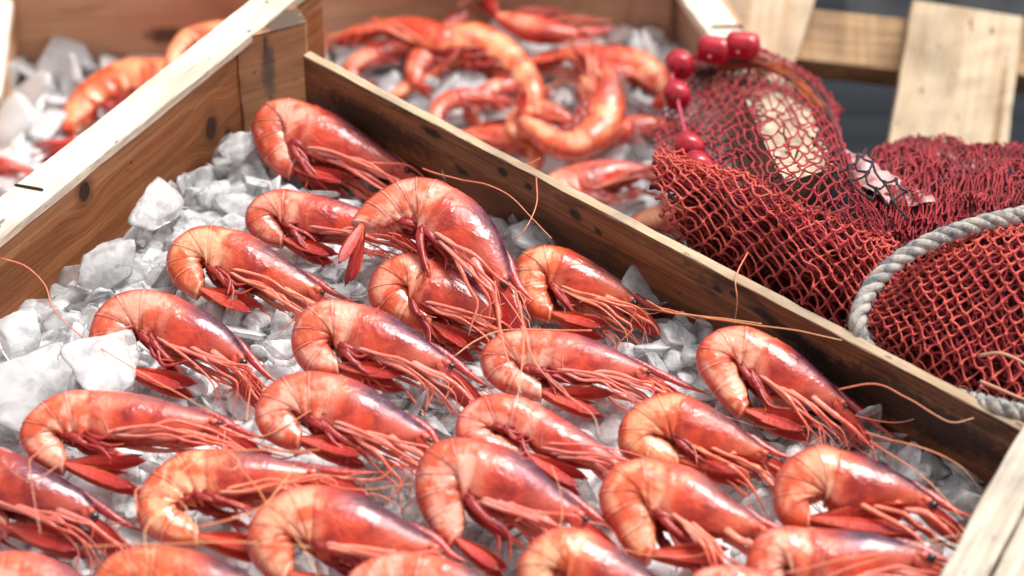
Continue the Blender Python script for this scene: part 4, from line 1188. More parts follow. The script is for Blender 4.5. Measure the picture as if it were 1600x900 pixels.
shrimp("v", "salmon shrimp against the dark board, its tail over the amber one", [(1318, 622), (1302, 603), (1272, 574), (1242, 549), (1210, 530), (1180, 516), (1155, 511), (1124, 516), (1099, 531), (1087, 556), (1092, 582), (1110, 608), (1131, 635), (1154, 656)], 4, .041, (1402, 686), (1272, 678), tint=(1.04, .98, .90), purple=.55, hk=.50, seed=22, n_ant=1, leg_dir=.12,
       antennae=[((.045, .05, .04, .02), (1350, 676), (1440, 700), (1500, 730), (1536, 775)), ((.045, .058, .058), (1310, 608), (1370, 600), (1422, 622), (1480, 658), (1522, 652)), ((.062, .064, .03), (1168, 396), (1150, 432), (1152, 470), (1148, 505)), ((.045, .04), (1360, 690), (1420, 728), (1470, 770), (1505, 812))], leg_out=1.1)
shrimp("w", "plump orange shrimp whose eye touches the end board", [(1448, 772), (1425, 753), (1387, 732), (1350, 715), (1313, 705), (1290, 697), (1261, 702), (1231, 719), (1212, 745), (1207, 777), (1212, 805), (1230, 824), (1262, 832)], 4, .046, (1522, 810), (1440, 824), tint=(1.0, .86, .70), purple=.6, hk=.58, ev=.072, seed=23, n_ant=1, legs=2, swim=0, leg_dir=.2)
shrimp("x", "violet backed shrimp in the bottom right corner beside the end board", [(1436, 858), (1401, 845), (1359, 833), (1310, 829), (1266, 827), (1222, 824), (1190, 833), (1170, 860), (1165, 890), (1175, 920), (1210, 945)], 4, .049, (1510, 884), (1330, 960), tint=PINK, purple=.9, hk=.52, ev=.072, seed=24, n_ant=1,
       antennae=[(.066, (1225, 896), (1300, 879), (1380, 863), (1470, 842), (1500, 838)), (.064, (1290, 900), (1370, 872), (1440, 856), (1490, 850))])
shrimp("y", "round backed shrimp at the bottom edge right of the red tail tip", [(1060, 930), (1030, 905), (998, 880), (958, 852), (922, 833), (886, 825), (851, 833), (823, 857), (808, 885), (815, 920), (845, 945)], 4, .051, (1100, 950), (960, 960), tint=ORANGE, purple=.6, hk=.56, seed=25, n_ant=0)
shrimp("z", "shrimp back just showing at the bottom edge below the orange arched one", [(1290, 950), (1250, 920), (1215, 903), (1182, 891), (1146, 884), (1110, 886), (1084, 897), (1070, 925), (1085, 960)], 3, .051, (1330, 970), (1200, 985), tint=PINK, purple=.4, hk=.5, seed=26, n_ant=0)

# ------------------------------------------------------------------ the back crate's shrimps, out of focus
GB = "blurred shrimps in the back crate"
BK = dict(group=GB, far=True, zref=ZI2, hk=.47, tilt=12, n_ant=0)
OB = (1.10, .90, .60)
ZB2 = ZI2 + .022
shrimp("B1", "blurred orange shrimp arched over ice behind the left board", [(380, 10), (350, 55), (310, 78), (275, 92), (245, 98), (205, 97), (160, 112), (122, 140), (98, 172), (95, 203)], 3, ZB2, (430, -30), (110, 226), tint=OB, purple=.0, seed=41, legs=3, **BK)
shrimp("B2", "blurred red shrimp tail fan at the far left edge of the back crate", [(262, 300), (240, 280), (215, 262), (190, 240), (165, 222), (140, 215)], 2, ZB2 + .005, (290, 330), (45, 244), tint=(1.05, .7, .6), purple=.0, seed=42, legs=2, **BK)
shrimp("B3", "blurred orange shrimp showing just over the left board's rim", [(420, 60), (390, 40), (350, 36), (315, 40), (282, 52), (262, 78), (255, 108)], 2, ZB2 + .035, (450, 90), (275, 140), tint=OB, purple=.0, seed=43, legs=2, **BK)
shrimp("B4", "blurred shrimp stretched along the back crate's rear board", [(590, 34), (630, 30), (670, 34), (705, 46), (745, 40), (780, 52), (812, 76), (838, 108), (852, 146), (846, 176)], 3, ZB2 + .012, (505, 60), (838, 200), tint=OB, purple=.0, seed=44, legs=4, **BK)
shrimp("B5", "blurred U shaped shrimp with its rostrum pointing up, right of centre", [(948, 104), (968, 118), (978, 150), (976, 182), (966, 212), (935, 236), (897, 249), (855, 238), (824, 214), (806, 192)], 3, ZB2 + .012, (930, 68), (815, 150), tint=(1.08, .92, .68), purple=.25, seed=45, legs=4, **BK)
shrimp("B6", "blurred shrimp lying along the back crate's right side near the floats", [(880, 78), (920, 74), (960, 76), (995, 82), (1025, 96), (1048, 122), (1050, 150)], 3, ZB2 + .004, (820, 84), (1020, 190), tint=OB, purple=.1, seed=46, legs=3, **BK)
shrimp("B7", "blurred orange shrimp tail rising behind the front crate's long board", [(790, 100), (760, 88), (725, 82), (690, 88), (655, 108), (625, 132), (600, 152)], 2, ZB2, (850, 100), (560, 178), tint=OB, purple=.0, seed=47, legs=3, **BK)
shrimp("B8", "blurred small curled shrimp in the middle of the back crate", [(830, 130), (800, 122), (770, 126), (740, 144), (724, 166), (728, 190), (752, 200)], 2, ZB2, (880, 140), (800, 196), tint=(1.05, .75, .68), purple=.0, seed=48, legs=3, **BK)
shrimp("B9", "blurred shrimp head lying just behind the dark long board", [(720, 206), (750, 200), (790, 200), (825, 212), (850, 232), (845, 262), (820, 280)], 2, ZB2 - .004, (660, 220), (760, 285), tint=OB, purple=.0, seed=49, legs=4, **BK)
shrimp("B10", "blurred pink shrimp nearest the red net, just behind the long board", [(1010, 262), (970, 254), (925, 256), (885, 266), (850, 282), (835, 310), (850, 340), (890, 352)], 3, ZB2 + .02, (1065, 275), (960, 350), tint=(1.08, .95, .90), purple=.1, seed=50, legs=5, **BK)
shrimp("B11", "blurred red shrimp fan standing up near the back board's middle", [(905, 60), (860, 66), (820, 60), (790, 44), (772, 30)], 2, ZB2 + .014, (940, 66), (750, -8), tint=(1.05, .7, .6), purple=.0, seed=51, legs=2, **BK)
shrimp("B12", "blurred red shrimp lying between the curled ones by the floats", [(1050, 190), (1010, 182), (975, 186), (940, 200), (905, 222), (900, 240)], 2, ZB2 - .002, (1095, 200), (930, 262), tint=(1.0, .65, .58), purple=.0, seed=52, legs=3, **BK)
shrimp("B13", "blurred red shrimp half behind the corner post of the front crate", [(640, 70), (605, 66), (575, 74), (548, 90), (535, 112), (545, 132)], 2, ZB2 + 0.004, (690, 78), (590, 140), tint=(1.05, .78, .68), purple=.05, seed=60, legs=4, antennae=[(ZB2 + .03, (690, 78), (740, 48), (800, 58))], **BK)
shrimp("B14", "blurred shrimp crossing under the U shaped one", [(905, 190), (880, 170), (850, 160), (820, 162), (795, 178), (788, 204), (805, 222)], 2, ZB2 + 0.007, (945, 215), (850, 235), tint=OB, purple=.05, seed=61, legs=4, antennae=[(ZB2 + .03, (945, 215), (995, 185), (1055, 195))], **BK)
shrimp("B15", "blurred orange shrimp in the back crate nearest the dark board's middle", [(770, 150), (740, 140), (708, 142), (680, 156), (668, 180), (676, 204)], 2, ZB2 + 0.010, (820, 160), (720, 225), tint=(1.05, .78, .68), purple=.05, seed=62, legs=4, antennae=[(ZB2 + .03, (820, 160), (870, 130), (930, 140))], **BK)
shrimp("B16", "blurred shrimp behind the upright rostrum of the U shaped one", [(1010, 120), (985, 104), (955, 100), (925, 106), (905, 124), (902, 148)], 2, ZB2 + 0.004, (1050, 150), (950, 165), tint=OB, purple=.05, seed=63, legs=4, antennae=[(ZB2 + .03, (1050, 150), (1100, 120), (1160, 130))], **BK)
shrimp("B17", "blurred orange shrimp at the photo's left edge above the rim", [(40, 262), (15, 250), (-15, 248), (-40, 262), (-50, 285)], 2, ZB2 + 0.007, (90, 285), (0, 310), tint=(1.05, .78, .68), purple=.05, seed=64, legs=4, antennae=[(ZB2 + .03, (90, 285), (140, 255), (200, 265))], **BK)
shrimp("B18", "blurred pale shrimp between the red net and the dark board", [(1100, 330), (1060, 322), (1020, 326), (985, 342), (972, 366)], 2, ZB2 + 0.010, (1140, 345), (1030, 390), tint=OB, purple=.05, seed=65, legs=4, antennae=[(ZB2 + .03, (1140, 345), (1190, 315), (1250, 325))], **BK)
shrimp("B19", "blurred shrimp standing across the one along the rear board", [(690, 40), (660, 58), (640, 85), (632, 112), (642, 135)], 2, ZB2 + 0.004, (715, 10), (680, 150), tint=(1.05, .78, .68), purple=.05, seed=66, legs=4, antennae=[(ZB2 + .03, (715, 10), (765, -20), (825, -10))], **BK)
# ================================================================== NETS, FLOATS, ROPE
def twine_mat(name, a, b, c):
    t = NT(name)
    co = t.coord("Object")
    oi = t.n("ShaderNodeObjectInfo").outputs["Random"]
    n1 = t.noise(co, 60, 3, 0.6, w=oi); n2 = t.noise(co, 900, 2, 0.6)
    w = t.n("ShaderNodeTexWave"); w.bands_direction = 'DIAGONAL'; t.put(w.inputs["Vector"], co); w.inputs["Scale"].default_value = 380; w.inputs["Distortion"].default_value = 1.5
    col = t.mix(t.step(n1, 0.32, 0.68), a, b)
    col = t.mix(t.math('MULTIPLY', t.step(n2, 0.5, 0.75), 0.5), col, c)
    t.principled(**{"Base Color": col, "Roughness": 0.62, "Specular IOR Level": 0.3, "Sheen Weight": 0.15, "Normal": t.bump(t.math('ADD', w.outputs["Fac"], n2), 0.6, 0.0006)})
    return t.m
M_tw_o = twine_mat("orange_red_twine", L(228, 98, 82), L(198, 68, 60), L(236, 130, 108))
M_tw_r = twine_mat("crimson_twine", L(186, 44, 54), L(146, 28, 42), L(204, 76, 76))
M_tw_d = twine_mat("maroon_twine", L(146, 32, 44), L(108, 20, 34), L(170, 52, 56))
M_tw_b = twine_mat("dark_brown_twine", L(110, 34, 34), L(60, 20, 24), L(150, 60, 44))
M_tw_k = twine_mat("black_twine", L(52, 28, 34), L(34, 18, 24), L(76, 44, 48))

def back_drop(y):
    """the heap slopes away behind the crate: how far down, by photo row"""
    a = min(1.0, max(0.0, (330 - y) / 250.0))
    return 0.13 * a * a * (3 - 2 * a)

def atb(x, y, z):
    return at(x, y, z - back_drop(y))

class Patch:
    """smooth sheet through a grid of (photo x, photo y, height) points"""
    def __init__(s, rows, far=0.0):
        s.G = np.array([[at(x, y, z - far * back_drop(y)) for x, y, z in row] for row in rows])
        s.nv, s.nu = s.G.shape[:2]
    @staticmethod
    def _w(t):
        return np.array([-.5 * t + t * t - .5 * t ** 3, 1 - 2.5 * t * t + 1.5 * t ** 3, .5 * t + 2 * t * t - 1.5 * t ** 3, -.5 * t * t + .5 * t ** 3])
    def p(s, u, v):
        x, y = np.clip(u, 0, 1) * (s.nu - 1), np.clip(v, 0, 1) * (s.nv - 1)
        i, j = min(int(x), s.nu - 2), min(int(y), s.nv - 2)
        wu, wv = s._w(x - i), s._w(y - j)
        def g(b, a):
            def ax(k, n, f):
                if k < 0: return 2 * f(0) - f(1)
                if k >= n: return 2 * f(n - 1) - f(n - 2)
                return f(k)
            return ax(b, s.nv, lambda bb: ax(a, s.nu, lambda aa: s.G[bb, aa]))
        out = np.zeros(3)
        for b in range(4):
            for a in range(4):
                out += wv[b] * wu[a] * g(j - 1 + b, i - 1 + a)
        return out
    def nrm(s, u, v):
        e = .01
        a = s.p(u + e, v) - s.p(u - e, v); b = s.p(u, v + e) - s.p(u, v - e)
        n = nrm(np.cross(a, b))
        return n if np.dot(n, (0, -.5, .8)) > 0 else -n

def net(name, patch, NI, NJ, mat, parent, r=0.0008, lift=0.0, seed=0, jit=.18, u0=0, u1=1, v0=0, v1=1, sag=.0016, skew=0.0, drop=0.0, wav=0.004, sides=5, knot=1.9):
    """diamond-mesh netting over a patch: twine with knots at every crossing"""
    r_ = np.random.default_rng(seed + 77)
    mb = MB()
    K = {}
    for j in range(NJ + 1):
        for i in range(NI + 1):
            u = (i + .5 * (j % 2) + skew * j + r_.normal(0, jit * .35)) / NI
            v = (j + r_.normal(0, jit * .4)) / NJ
            u, v = u0 + (u1 - u0) * u, v0 + (v1 - v0) * v
            if not (-.02 <= u <= 1.02 and -.02 <= v <= 1.02): continue
            p = patch.p(u, v); n = patch.nrm(u, v)
            w = wav * (mnoise.noise(Vector(p) * 38 + Vector((seed * 3.1, 0, 0))))
            K[(i, j)] = (p + n * (lift + w + r_.normal(0, .0005)), n)
    for (i, j), (p, n) in K.items():
        for di in (0, 1):
            q = (i + di - (1 - j % 2), j + 1)
            if q not in K or r_.random() < drop: continue
            p2, n2 = K[q]
            d = p2 - p; ln = np.linalg.norm(d)
            if ln > .05: continue
            side = np.cross(d / max(ln, 1e-6), n) * r_.normal(0, .10) * ln
            sg = -n * abs(r_.normal(0, 1)) * sag
            P = np.array([p, p + d * .3 + side * .9 + sg * .8, p + d * .7 + side * .7 + sg, p2])
            tube(mb, P, [r * 1.25, r * .95, r * .95, r * 1.25], sides, cap=False, v=.5)
        if knot: 
            ellipsoid(mb, p, (r * knot, r * knot, r * knot * .9), 6, 5, u=0., v=.5)
    o = obj(name, mb.data(name, mat, parent.location), parent)
    o['kind'] = 'stuff'
    return o

def bunch(name, patch, n, mat, parent, seed, lift, r=.0007, ln=.05):
    """loose crumpled twine filling the fold under a sheet"""
    r_ = np.random.default_rng(seed)
    mb = MB()
    for _ in range(n):
        u, v = r_.uniform(0.02, .98, 2)
        a = r_.uniform(0, 6.3)
        P = []
        for k in range(5):
            p = patch.p(u, v) + patch.nrm(u, v) * (lift + r_.normal(0, .004))
            P.append(p)
            a += r_.normal(0, .9)
            u += math.cos(a) * ln * .8; v += math.sin(a) * ln
            u, v = min(.99, max(.01, u)), min(.99, max(.01, v))
        tube(mb, catmull(P, 11), r, 5, cap=False, v=.5)
    o = obj(name, mb.data(name, mat, parent.location), parent); o['kind'] = 'stuff'
    return o

def core(name, patch, mat, parent, lift, N=44, M=22, amp=.006, seed=0):
    mb = MB(); V = []
    for i in range(N + 1):
        for j in range(M + 1):
            u, v = i / N, j / M
            p = patch.p(u, v)
            V.append(p + patch.nrm(u, v) * (lift + amp * mnoise.noise(Vector(p) * 70 + Vector((seed, 0, 0)))))
    mb.add(V, list(grid_faces(N + 1, M + 1, False)))
    return obj(name, mb.data(name, mat, parent.location), parent)
t = NT("packed_net_core")
co = t.coord("Object")
fib = t.noise(t.mapping(co, (1, 1, 1), rot=(.3, .2, .7)), 520, 4, 0.7, 1.2)
t.principled(**{"Base Color": t.mix(t.step(fib, 0.38, 0.66), L(92, 20, 32), L(150, 44, 52)), "Roughness": 0.85, "Normal": t.bump(t.math('ADD', fib, t.noise(co, 160, 4, 0.7)), 1.0, 0.004)})
M_core = t.m

# --- front roll of orange-red netting along the crate
PA = Patch([[(1052, 420, -.03), (1150, 478, -.03), (1255, 530, -.03), (1352, 585, -.03), (1420, 610, -.03)],
            [(1040, 350, .022), (1140, 395, .028), (1240, 446, .03), (1335, 490, .028), (1400, 520, .02)],
            [(1030, 292, .044), (1122, 328, .050), (1225, 374, .054), (1325, 418, .050), (1392, 452, .04)],
            [(1022, 248, .050), (1110, 270, .058), (1216, 318, .064), (1322, 358, .060), (1394, 398, .05)],
            [(1030, 240, .030), (1118, 262, .036), (1222, 305, .040), (1326, 345, .04), (1400, 385, .03)]])
n1 = thing("fishing_net", tuple(at(1200, 400, 0.0)), "orange red fishing net rolled up along the crate's long board", "fishing net")
core("net_core", PA, M_core, n1, -.018, amp=.007, seed=1)
net("net_layer", PA, 15, 19, M_tw_o, n1, .00072, 0.002, 1, jit=.2, wav=.006)
net("net_layer", PA, 14, 17, M_tw_r, n1, .0008, -.006, 2, jit=.4, wav=.006)
net("net_layer", PA, 15, 18, M_tw_d, n1, .0008, -.012, 3, jit=.6, wav=.006)
bunch("loose_twine", PA, 130, M_tw_d, n1, 5, -.010)
mb = MB()
for k in range(16):      # frayed open edge at the left end
    r_ = np.random.default_rng(k)
    x = 1024 + r_.uniform(-2, 60); y = 246 + (x - 1024) * .34
    p = at(x, y, .052)
    P = [p, p + np.array([r_.uniform(.0, .02), r_.uniform(-.01, .0), r_.uniform(-.004, .006)]), p + np.array([r_.uniform(.01, .04), r_.uniform(-.02, -.005), r_.uniform(-.012, .0)])]
    tube(mb, catmull(P, 9), .0007, 5, v=.5)
obj("frayed_edge", mb.data("frayed_edge", M_tw_o, n1.location), n1)['kind'] = 'stuff'

# --- wooden block under the upper net
block = thing("wood_block", tuple(at(1240, 300, 0.0)), "cream wooden block end showing through the draped crimson net", "wood block")
M_blk = wood("cream_block", L(232, 214, 188), L(206, 178, 142), grain=.6, grey=.3)
M_blk2 = wood("brown_green_block_side", L(150, 128, 88), L(92, 76, 48), grain=.9, grey=.3, stain=(.05, .045, .02))  # brown-green sides, darker than the cream top
bz = .075
bq = [atb(1150, 120, bz - .01), atb(1244, 120, bz - .01), atb(1304, 262, bz - .012), atb(1222, 286, bz - .012)]
dn = np.array([0, 0, -.07])
mb = MB()
def quadgrid(a, b, c, d, N, M, amp, seed):
    V = []
    for i in range(N + 1):
        for j in range(M + 1):
            s_, t_ = i / N, j / M
            p = (a * (1 - s_) + b * s_) * (1 - t_) + (d * (1 - s_) + c * s_) * t_
            e = 0 if i in (0, N) or j in (0, M) else amp
            V.append(p + np.array([0, 0, e * mnoise.noise(Vector(p) * 90 + Vector((seed, 0, 0)))]))
    return V, [(x * (M + 1) + y, x * (M + 1) + y + 1, (x + 1) * (M + 1) + y + 1, (x + 1) * (M + 1) + y) for x in range(N) for y in range(M)]
V, Fq = quadgrid(bq[0], bq[1], bq[2], bq[3], 8, 12, .002, 1)
mb.add(V, Fq)
obj("block_top", mb.data("block_top", M_blk, block.location), block)
mb = MB()
loop = bq
for k in range(4):
    a, b = loop[k], loop[(k + 1) % 4]
    V, Fq = quadgrid(a, b, b + dn, a + dn, 8, 6, .0, 2)
    mb.add(V, Fq)
obj("block_side", mb.data("block_side", M_blk2, block.location), block)

# --- upper net draped over the block and the back crate's right wall
PB = Patch([[(1022, 262, .046), (1080, 282, .048), (1140, 300, .054), (1210, 345, .060), (1290, 380, .060), (1380, 420, .05)],
            [(1024, 222, .044), (1082, 236, .052), (1150, 246, .068), (1222, 300, .072), (1306, 292, .070), (1388, 372, .045)],
            [(1036, 180, .046), (1090, 190, .058), (1160, 190, .078), (1232, 232, .084), (1300, 236, .070), (1352, 316, .040)],
            [(1064, 136, .052), (1110, 140, .068), (1170, 138, .084), (1232, 160, .088), (1288, 190, .070), (1326, 250, .045)],
            [(1084, 98, .060), (1124, 96, .076), (1176, 94, .086), (1226, 108, .086), (1268, 140, .072), (1306, 190, .05)],
            [(1090, 92, .045), (1130, 86, .060), (1180, 84, .066), (1232, 98, .064), (1276, 130, .054), (1312, 178, .035)]], far=1.0)
n2 = thing("fishing_net", tuple(at(1180, 240, 0.0)), "crimson fishing net draped over a wooden block below the red floats", "fishing net")
net("net_layer", PB, 19, 30, M_tw_r, n2, .00066, .002, 11, jit=.2, wav=.003, sag=.001)
net("net_layer", PB, 8, 24, M_tw_b, n2, .0006, -.003, 12, jit=.4, u0=0.0, u1=.45, v0=.0, v1=1, wav=.004)
net("net_layer", PB, 6, 20, M_tw_d, n2, .0007, -.002, 13, jit=.5, u0=.74, u1=1, v0=.1, v1=1, wav=.006)
bunch("loose_twine", PB, 16, M_tw_b, n2, 15, -.002, ln=.03)
# the thick brown selvedge over its top
mb = MB()
for k in range(26):
    r_ = np.random.default_rng(60 + k)
    P = [np.array(atb(x + r_.normal(0, 5), y + r_.normal(0, 5), zz + r_.normal(0, .003))) for x, y, zz in ((1090, 112, .076), (1140, 100, .086), (1190, 100, .092), (1240, 124, .09), (1280, 158, .078), (1306, 210, .06), (1314, 262, .044))]
    tube(mb, catmull(P, 30), .0009, 5, v=.5)
obj("selvedge", mb.data("selvedge", M_tw_b, n2.location), n2)['kind'] = 'stuff'
mb = MB()
M_tw_am = twine_mat("amber_twine", L(196, 96, 44), L(160, 60, 34), L(220, 140, 60))
for k in range(16):
    r_ = np.random.default_rng(160 + k)
    P = [np.array(atb(x + r_.normal(0, 5), y + r_.normal(0, 4), zz + r_.normal(0, .002))) for x, y, zz in ((1120, 104, .089), (1170, 98, .095), (1215, 106, .096), (1250, 130, .092), (1284, 166, .08))]
    tube(mb, catmull(P, 24), .0006, 5, v=.5)
obj("amber_threads", mb.data("amber_threads", M_tw_am, n2.location), n2)['kind'] = 'stuff'

# --- right mound behind the rope
PC = Patch([[(1352, 590, -.03), (1440, 630, -.03), (1540, 690, -.03), (1660, 740, -.03), (1760, 770, -.03)],
            [(1350, 530, .022), (1430, 560, .030), (1530, 610, .032), (1640, 650, .032), (1740, 670, .03)],
            [(1362, 480, .040), (1440, 492, .052), (1540, 515, .058), (1650, 540, .058), (1750, 560, .055)],
            [(1382, 440, .050), (1456, 432, .066), (1550, 432, .076), (1650, 446, .076), (1750, 460, .07)],
            [(1402, 416, .050), (1480, 392, .068), (1560, 376, .080), (1650, 370, .080), (1750, 375, .075)],
            [(1410, 404, .030), (1490, 380, .044), (1570, 364, .052), (1655, 358, .05), (1750, 360, .05)]])
n3 = thing("fishing_net", tuple(at(1520, 500, 0.0)), "mounded red fishing net right of the rope loop, wide open meshes", "fishing net")
core("net_core", PC, M_core, n3, -.022, amp=.008, seed=4)
net("net_layer", PC, 17, 30, M_tw_o, n3, .00072, 0.003, 21, jit=.18, wav=.006, skew=.06)
net("net_layer", PC, 16, 27, M_tw_r, n3, .0008, -.006, 22, jit=.4, wav=.006)
net("net_layer", PC, 18, 26, M_tw_d, n3, .0008, -.013, 23, jit=.6, wav=.007)
bunch("loose_twine", PC, 200, M_tw_d, n3, 25, -.013)

# --- far heap, out of focus
PD = Patch([[(1318, 420, .01), (1400, 440, .01), (1500, 420, .01), (1600, 410, .01), (1760, 420, .01)],
            [(1326, 350, .030), (1410, 372, .034), (1500, 360, .036), (1600, 345, .036), (1760, 350, .03)],
            [(1350, 290, .034), (1420, 296, .042), (1510, 296, .046), (1600, 290, .046), (1760, 290, .04)],
            [(1372, 240, .030), (1430, 226, .042), (1510, 236, .046), (1600, 240, .046), (1760, 236, .04)],
            [(1380, 232, .0), (1436, 216, .0), (1514, 228, .0), (1600, 232, .0), (1760, 230, .0)]], far=1.5)
n4 = thing("fishing_net", tuple(at(1500, 310, 0.0)), "blurred heap of fine maroon net in front of the rusty nailed plank", "fishing net")
core("net_core", PD, M_core, n4, -.016, amp=.01, seed=8)
net("net_layer", PD, 60, 26, M_tw_d, n4, .0006, -.002, 31, jit=.5, wav=.008, sides=4, knot=0)
net("net_layer", PD, 54, 22, M_tw_r, n4, .0006, .0, 32, jit=.6, wav=.012, sides=4, knot=0, drop=.3)
bunch("loose_twine", PD, 160, M_tw_r, n4, 35, -.004)
# pale plastic strip tangled in it
t = NT("pale_plastic_film")
co = t.coord("Object")
t.principled(**{"Base Color": t.mix(t.step(t.noise(co, 60, 3), .4, .65), L(206, 164, 162), L(158, 96, 98)), "Roughness": 0.3, "Subsurface Weight": 0.2, "Subsurface Scale": .003, "Normal": t.bump(t.noise(co, 140, 3), .6, .002)})
film = thing("plastic_strip", tuple(atb(1400, 290, .04)), "pale pinkish plastic strip lying on the blurred net heap", "plastic strip")
FP = Patch([[(1326, 286, .030), (1348, 302, .034), (1390, 320, .036), (1430, 330, .036), (1480, 328, .034)],
            [(1318, 266, .034), (1350, 278, .038), (1388, 300, .037), (1428, 313, .037), (1482, 323, .030)],
            [(1322, 246, .036), (1356, 256, .040), (1392, 278, .042), (1432, 300, .040), (1484, 318, .034)]], far=1.3)
mb = MB(); V = []
NF, MF = 46, 16
for side in (0, 1):
    for a in range(NF + 1):
        for b in range(MF + 1):
            u, v = a / NF, b / MF
            p = FP.p(u, v)
            cr = .0075 * mnoise.noise(Vector(p) * 75) + .002 * abs(mnoise.noise(Vector(p) * 190))
            V.append(p + FP.nrm(u, v) * (cr - .0004 * side + .004))
fs = grid_faces(NF + 1, MF + 1, False); nv_ = (NF + 1) * (MF + 1)
mb.add(V, list(fs) + [tuple(q + nv_ for q in f)[::-1] for f in fs])
obj("film", mb.data("film", t.m, film.location), film)
# a few coarse black meshes hanging between the drape and the heap
n5 = thing("fishing_net", tuple(atb(1360, 280, .03)), "scrap of coarse black netting over the pale plastic strip", "fishing net")
PE = Patch([[(1300, 300, .06), (1350, 320, .065), (1420, 350, .06)], [(1305, 262, .064), (1355, 282, .070), (1415, 310, .066)], [(1312, 228, .060), (1350, 240, .064), (1400, 262, .06)]], far=1.0)
net("net_layer", PE, 4, 4, M_tw_k, n5, .0008, .004, 44, jit=.4, wav=.004)

# --- floats on their cord
t = NT("glossy_red_float")
co = t.coord("Object")
nn = t.noise(co, 160, 3, .6)
t.principled(**{"Base Color": t.mix(t.step(nn, .35, .7), L(192, 18, 44), L(150, 10, 30)), "Roughness": t.step(nn, .3, .7, .22, .42), "Coat Weight": .3, "Normal": t.bump(t.noise(co, 240, 4, .6), .35, .001)})
M_float = t.m
t = NT("hole_shade_dark"); t.principled(**{"Base Color": (.02, .004, .006, 1), "Roughness": .8}); M_hole = t.m
M_cord = twine_mat("pink_cord", L(206, 70, 92), L(176, 44, 66), L(222, 110, 120))
M_cream = NT("scuffed_cream"); M_cream.principled(**{"Base Color": (*L(236, 200, 180), 1), "Roughness": .6}); M_cream = M_cream.m
FL = [("red float next to the block's top, rightmost of the string", (1160, 71), .112, (1, -.1)), ("red float second from the right on the string", (1116, 78), .108, (1, -.15)),
      ("red float at the bend of the string, dark hole facing us", (1062, 101), .094, (.5, -1)), ("oval red float below the string's bend", (1057, 148), .080, (.05, -1)),
      ("red float lying on the net's left edge below the bare cord", (1076, 231), .066, (.25, -1)), ("lowest red float, mostly sunk in the net's open end", (1090, 262), .060, (.6, -1))]
cord_pts = []
for i, (lab, (x, y), zz, dpx) in enumerate(FL):
    c = atb(x, y, zz)
    d = nrm(atb(x + dpx[0] * 20, y - dpx[1] * 20, zz + (.004 if abs(dpx[1]) > .5 else 0)) - c)
    e = thing("net_float", tuple(c), lab, "float", "red floats on the net's cord")
    d_ = d; a_ = nrm(np.cross(d_, (0.1, -.6, .8))); b_ = np.cross(d_, a_)
    NRg, NSg = 17, 20
    hl, rad = (.0124, .0100) if i not in (3,) else (.0134, .0098)
    V = []
    for k in range(NRg):
        tt_ = k / (NRg - 1) * 2 - 1
        rr = rad * max(.30, (1 - abs(tt_) ** 5.0 * .90) ** .5)
        for q in range(NSg):
            an = 2 * math.pi * q / NSg
            V.append(d_ * hl * tt_ + (a_ * math.cos(an) + b_ * math.sin(an)) * rr * (1 + .02 * math.sin(3 * an + i)))
    mb = MB(); mb.add(V, list(grid_faces(NRg, NSg)) + [tuple(range(NSg))[::-1], tuple((NRg - 1) * NSg + q for q in range(NSg))])
    obj("float_body", mb.data("float_body", M_float), e)
    for s_ in (-1, 1):
        mb = MB()
        tube(mb, np.array([d_ * hl * 1.005 * s_, d_ * hl * 1.03 * s_]), rad * .17, 12)
        obj("float_hole_disc", mb.data("float_hole_disc", M_hole), e)  # dark disc on the solid end, painting the shade inside a hole
    mb = MB()
    vd = nrm(CAM - c); sd = nrm(vd + d_ * -.25 - np.array([0, 0, .5]))
    ellipsoid(mb, sd * rad * .98, (.0012, .0012, .0007), 8, 5)
    obj("scuff", mb.data("scuff", M_cream), e)
    cord_pts += [c + d_ * hl * 1.3 * (1 if i < 0 else -1) * -1, c - d_ * hl * 1.3 * -1 * -1] if False else [c]
cp = [atb(1200, 80, .105)] + cord_pts[:3] + [atb(1050, 122, .088)] + cord_pts[3:4] + [atb(1066, 190, .073)] + cord_pts[4:] + [atb(1110, 290, .05)]
mb = MB()
tube(mb, catmull(np.array(cp), 80), .0013, 7)
tag(obj("float_cord", mb.data("float_cord", M_cord)), "thin pink cord threaded through the red floats", "cord")

# --- rope
def rope_mat(name, a, b):
    t = NT(name)
    co = t.coord("Object")
    n1 = t.noise(co, 130, 4, .65); n2 = t.noise(co, 1400, 2, .6)
    t.principled(**{"Base Color": t.mix(t.step(t.math('ADD', n1, t.math('MULTIPLY', t.math('SUBTRACT', n2, .5), .4)), .36, .66), a, b), "Roughness": .9, "Sheen Weight": .3, "Specular IOR Level": .2, "Normal": t.bump(t.math('ADD', n2, n1), .8, .0012)})
    return t.m
M_rope = rope_mat("greyish_rope_fibre", L(200, 190, 176), L(112, 114, 124))
rope = thing("rope", tuple(at(1400, 420, .06)), "thick frayed grey three strand rope looped over the red nets", "rope")
RP = [(1680, 314, .070), (1600, 334, .084), (1530, 350, .086), (1460, 374, .082), (1404, 406, .076), (1366, 442, .070), (1346, 478, .066), (1340, 510, .061), (1352, 542, .050), (1390, 578, .036), (1440, 606, .034), (1500, 622, .044), (1545, 632, .058), (1590, 644, .060), (1650, 656, .058), (1700, 662, .05)]
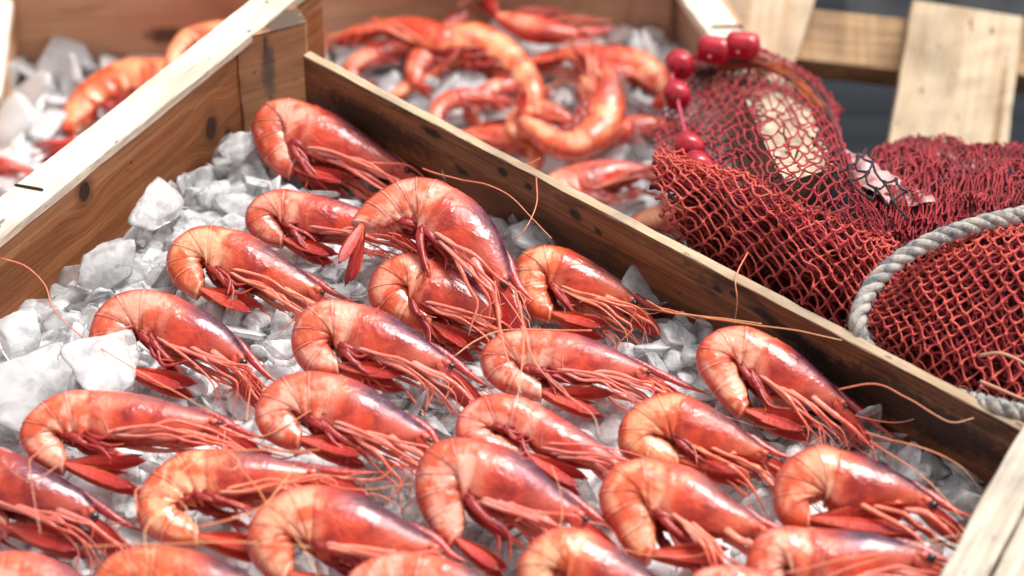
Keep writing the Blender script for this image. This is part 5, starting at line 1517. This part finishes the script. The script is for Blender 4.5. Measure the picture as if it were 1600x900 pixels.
RC = catmull(np.array([at(*p) for p in RP]), 420)
s_ = np.concatenate([[0], np.cumsum(np.linalg.norm(np.diff(RC, axis=0), axis=1))])
T = np.gradient(RC, axis=0); T /= np.linalg.norm(T, axis=1)[:, None]
A_ = np.cross(T, (0.2, -.5, .8)); A_ /= np.linalg.norm(A_, axis=1)[:, None]
B_ = np.cross(T, A_)
PITCHR, RH, RS = .026, .0025, .0027
for k in range(3):
    ph = 2 * math.pi * (s_ / PITCHR + k / 3)
    P = RC + RH * (np.cos(ph)[:, None] * A_ + np.sin(ph)[:, None] * B_)
    mb = MB()
    rr = RS * (1 + .05 * np.sin(s_ * 700 + k))
    tube(mb, P, rr, 9)
    # yarns along the strand
    obj("strand", mb.data("strand", M_rope, rope.location), rope)
mb = MB()
r_ = np.random.default_rng(5)
for k in range(1500):
    i = int(r_.integers(4, 415))
    an = r_.uniform(0, 6.3)
    d = math.cos(an) * A_[i] + math.sin(an) * B_[i]
    p = RC[i] + d * (RH + RS * .75)
    ln = abs(r_.normal(.0022, .0014)) * (2.0 if RP[7][1] - 40 < 0 else 1)
    q = p + (d * r_.uniform(.3, 1) + T[i] * r_.normal(0, .8)) * ln
    tube(mb, np.array([p, (p + q) / 2 + r_.normal(0, .0003, 3), q]), [.00011, .0001, .00006], 3, cap=False)
o = obj("frayed_fibre", mb.data("frayed_fibre", M_rope, rope.location), rope); o['kind'] = 'stuff'

# dry straws caught in the mound
M_straw = NT("dry_straw"); M_straw.principled(**{"Base Color": (*L(196, 140, 112), 1), "Roughness": .6}); M_straw = M_straw.m
for lab, pts_ in (("pale dry straw lying low on the red mound near the rope's end", [(1532, 596, .052), (1570, 612, .054), (1600, 624, .054), (1640, 634, .054)]), ("curved orange feeler resting on the red mound's right side", [(1530, 556, .060), (1560, 552, .066), (1590, 562, .066), (1625, 586, .062)])):
    mb = MB()
    tube(mb, catmull(np.array([at(*p) for p in pts_]), 20), np.linspace(.0012, .0007, 20), 6)
    tag(obj("straw", mb.data("straw", M_straw)), lab, "straw")
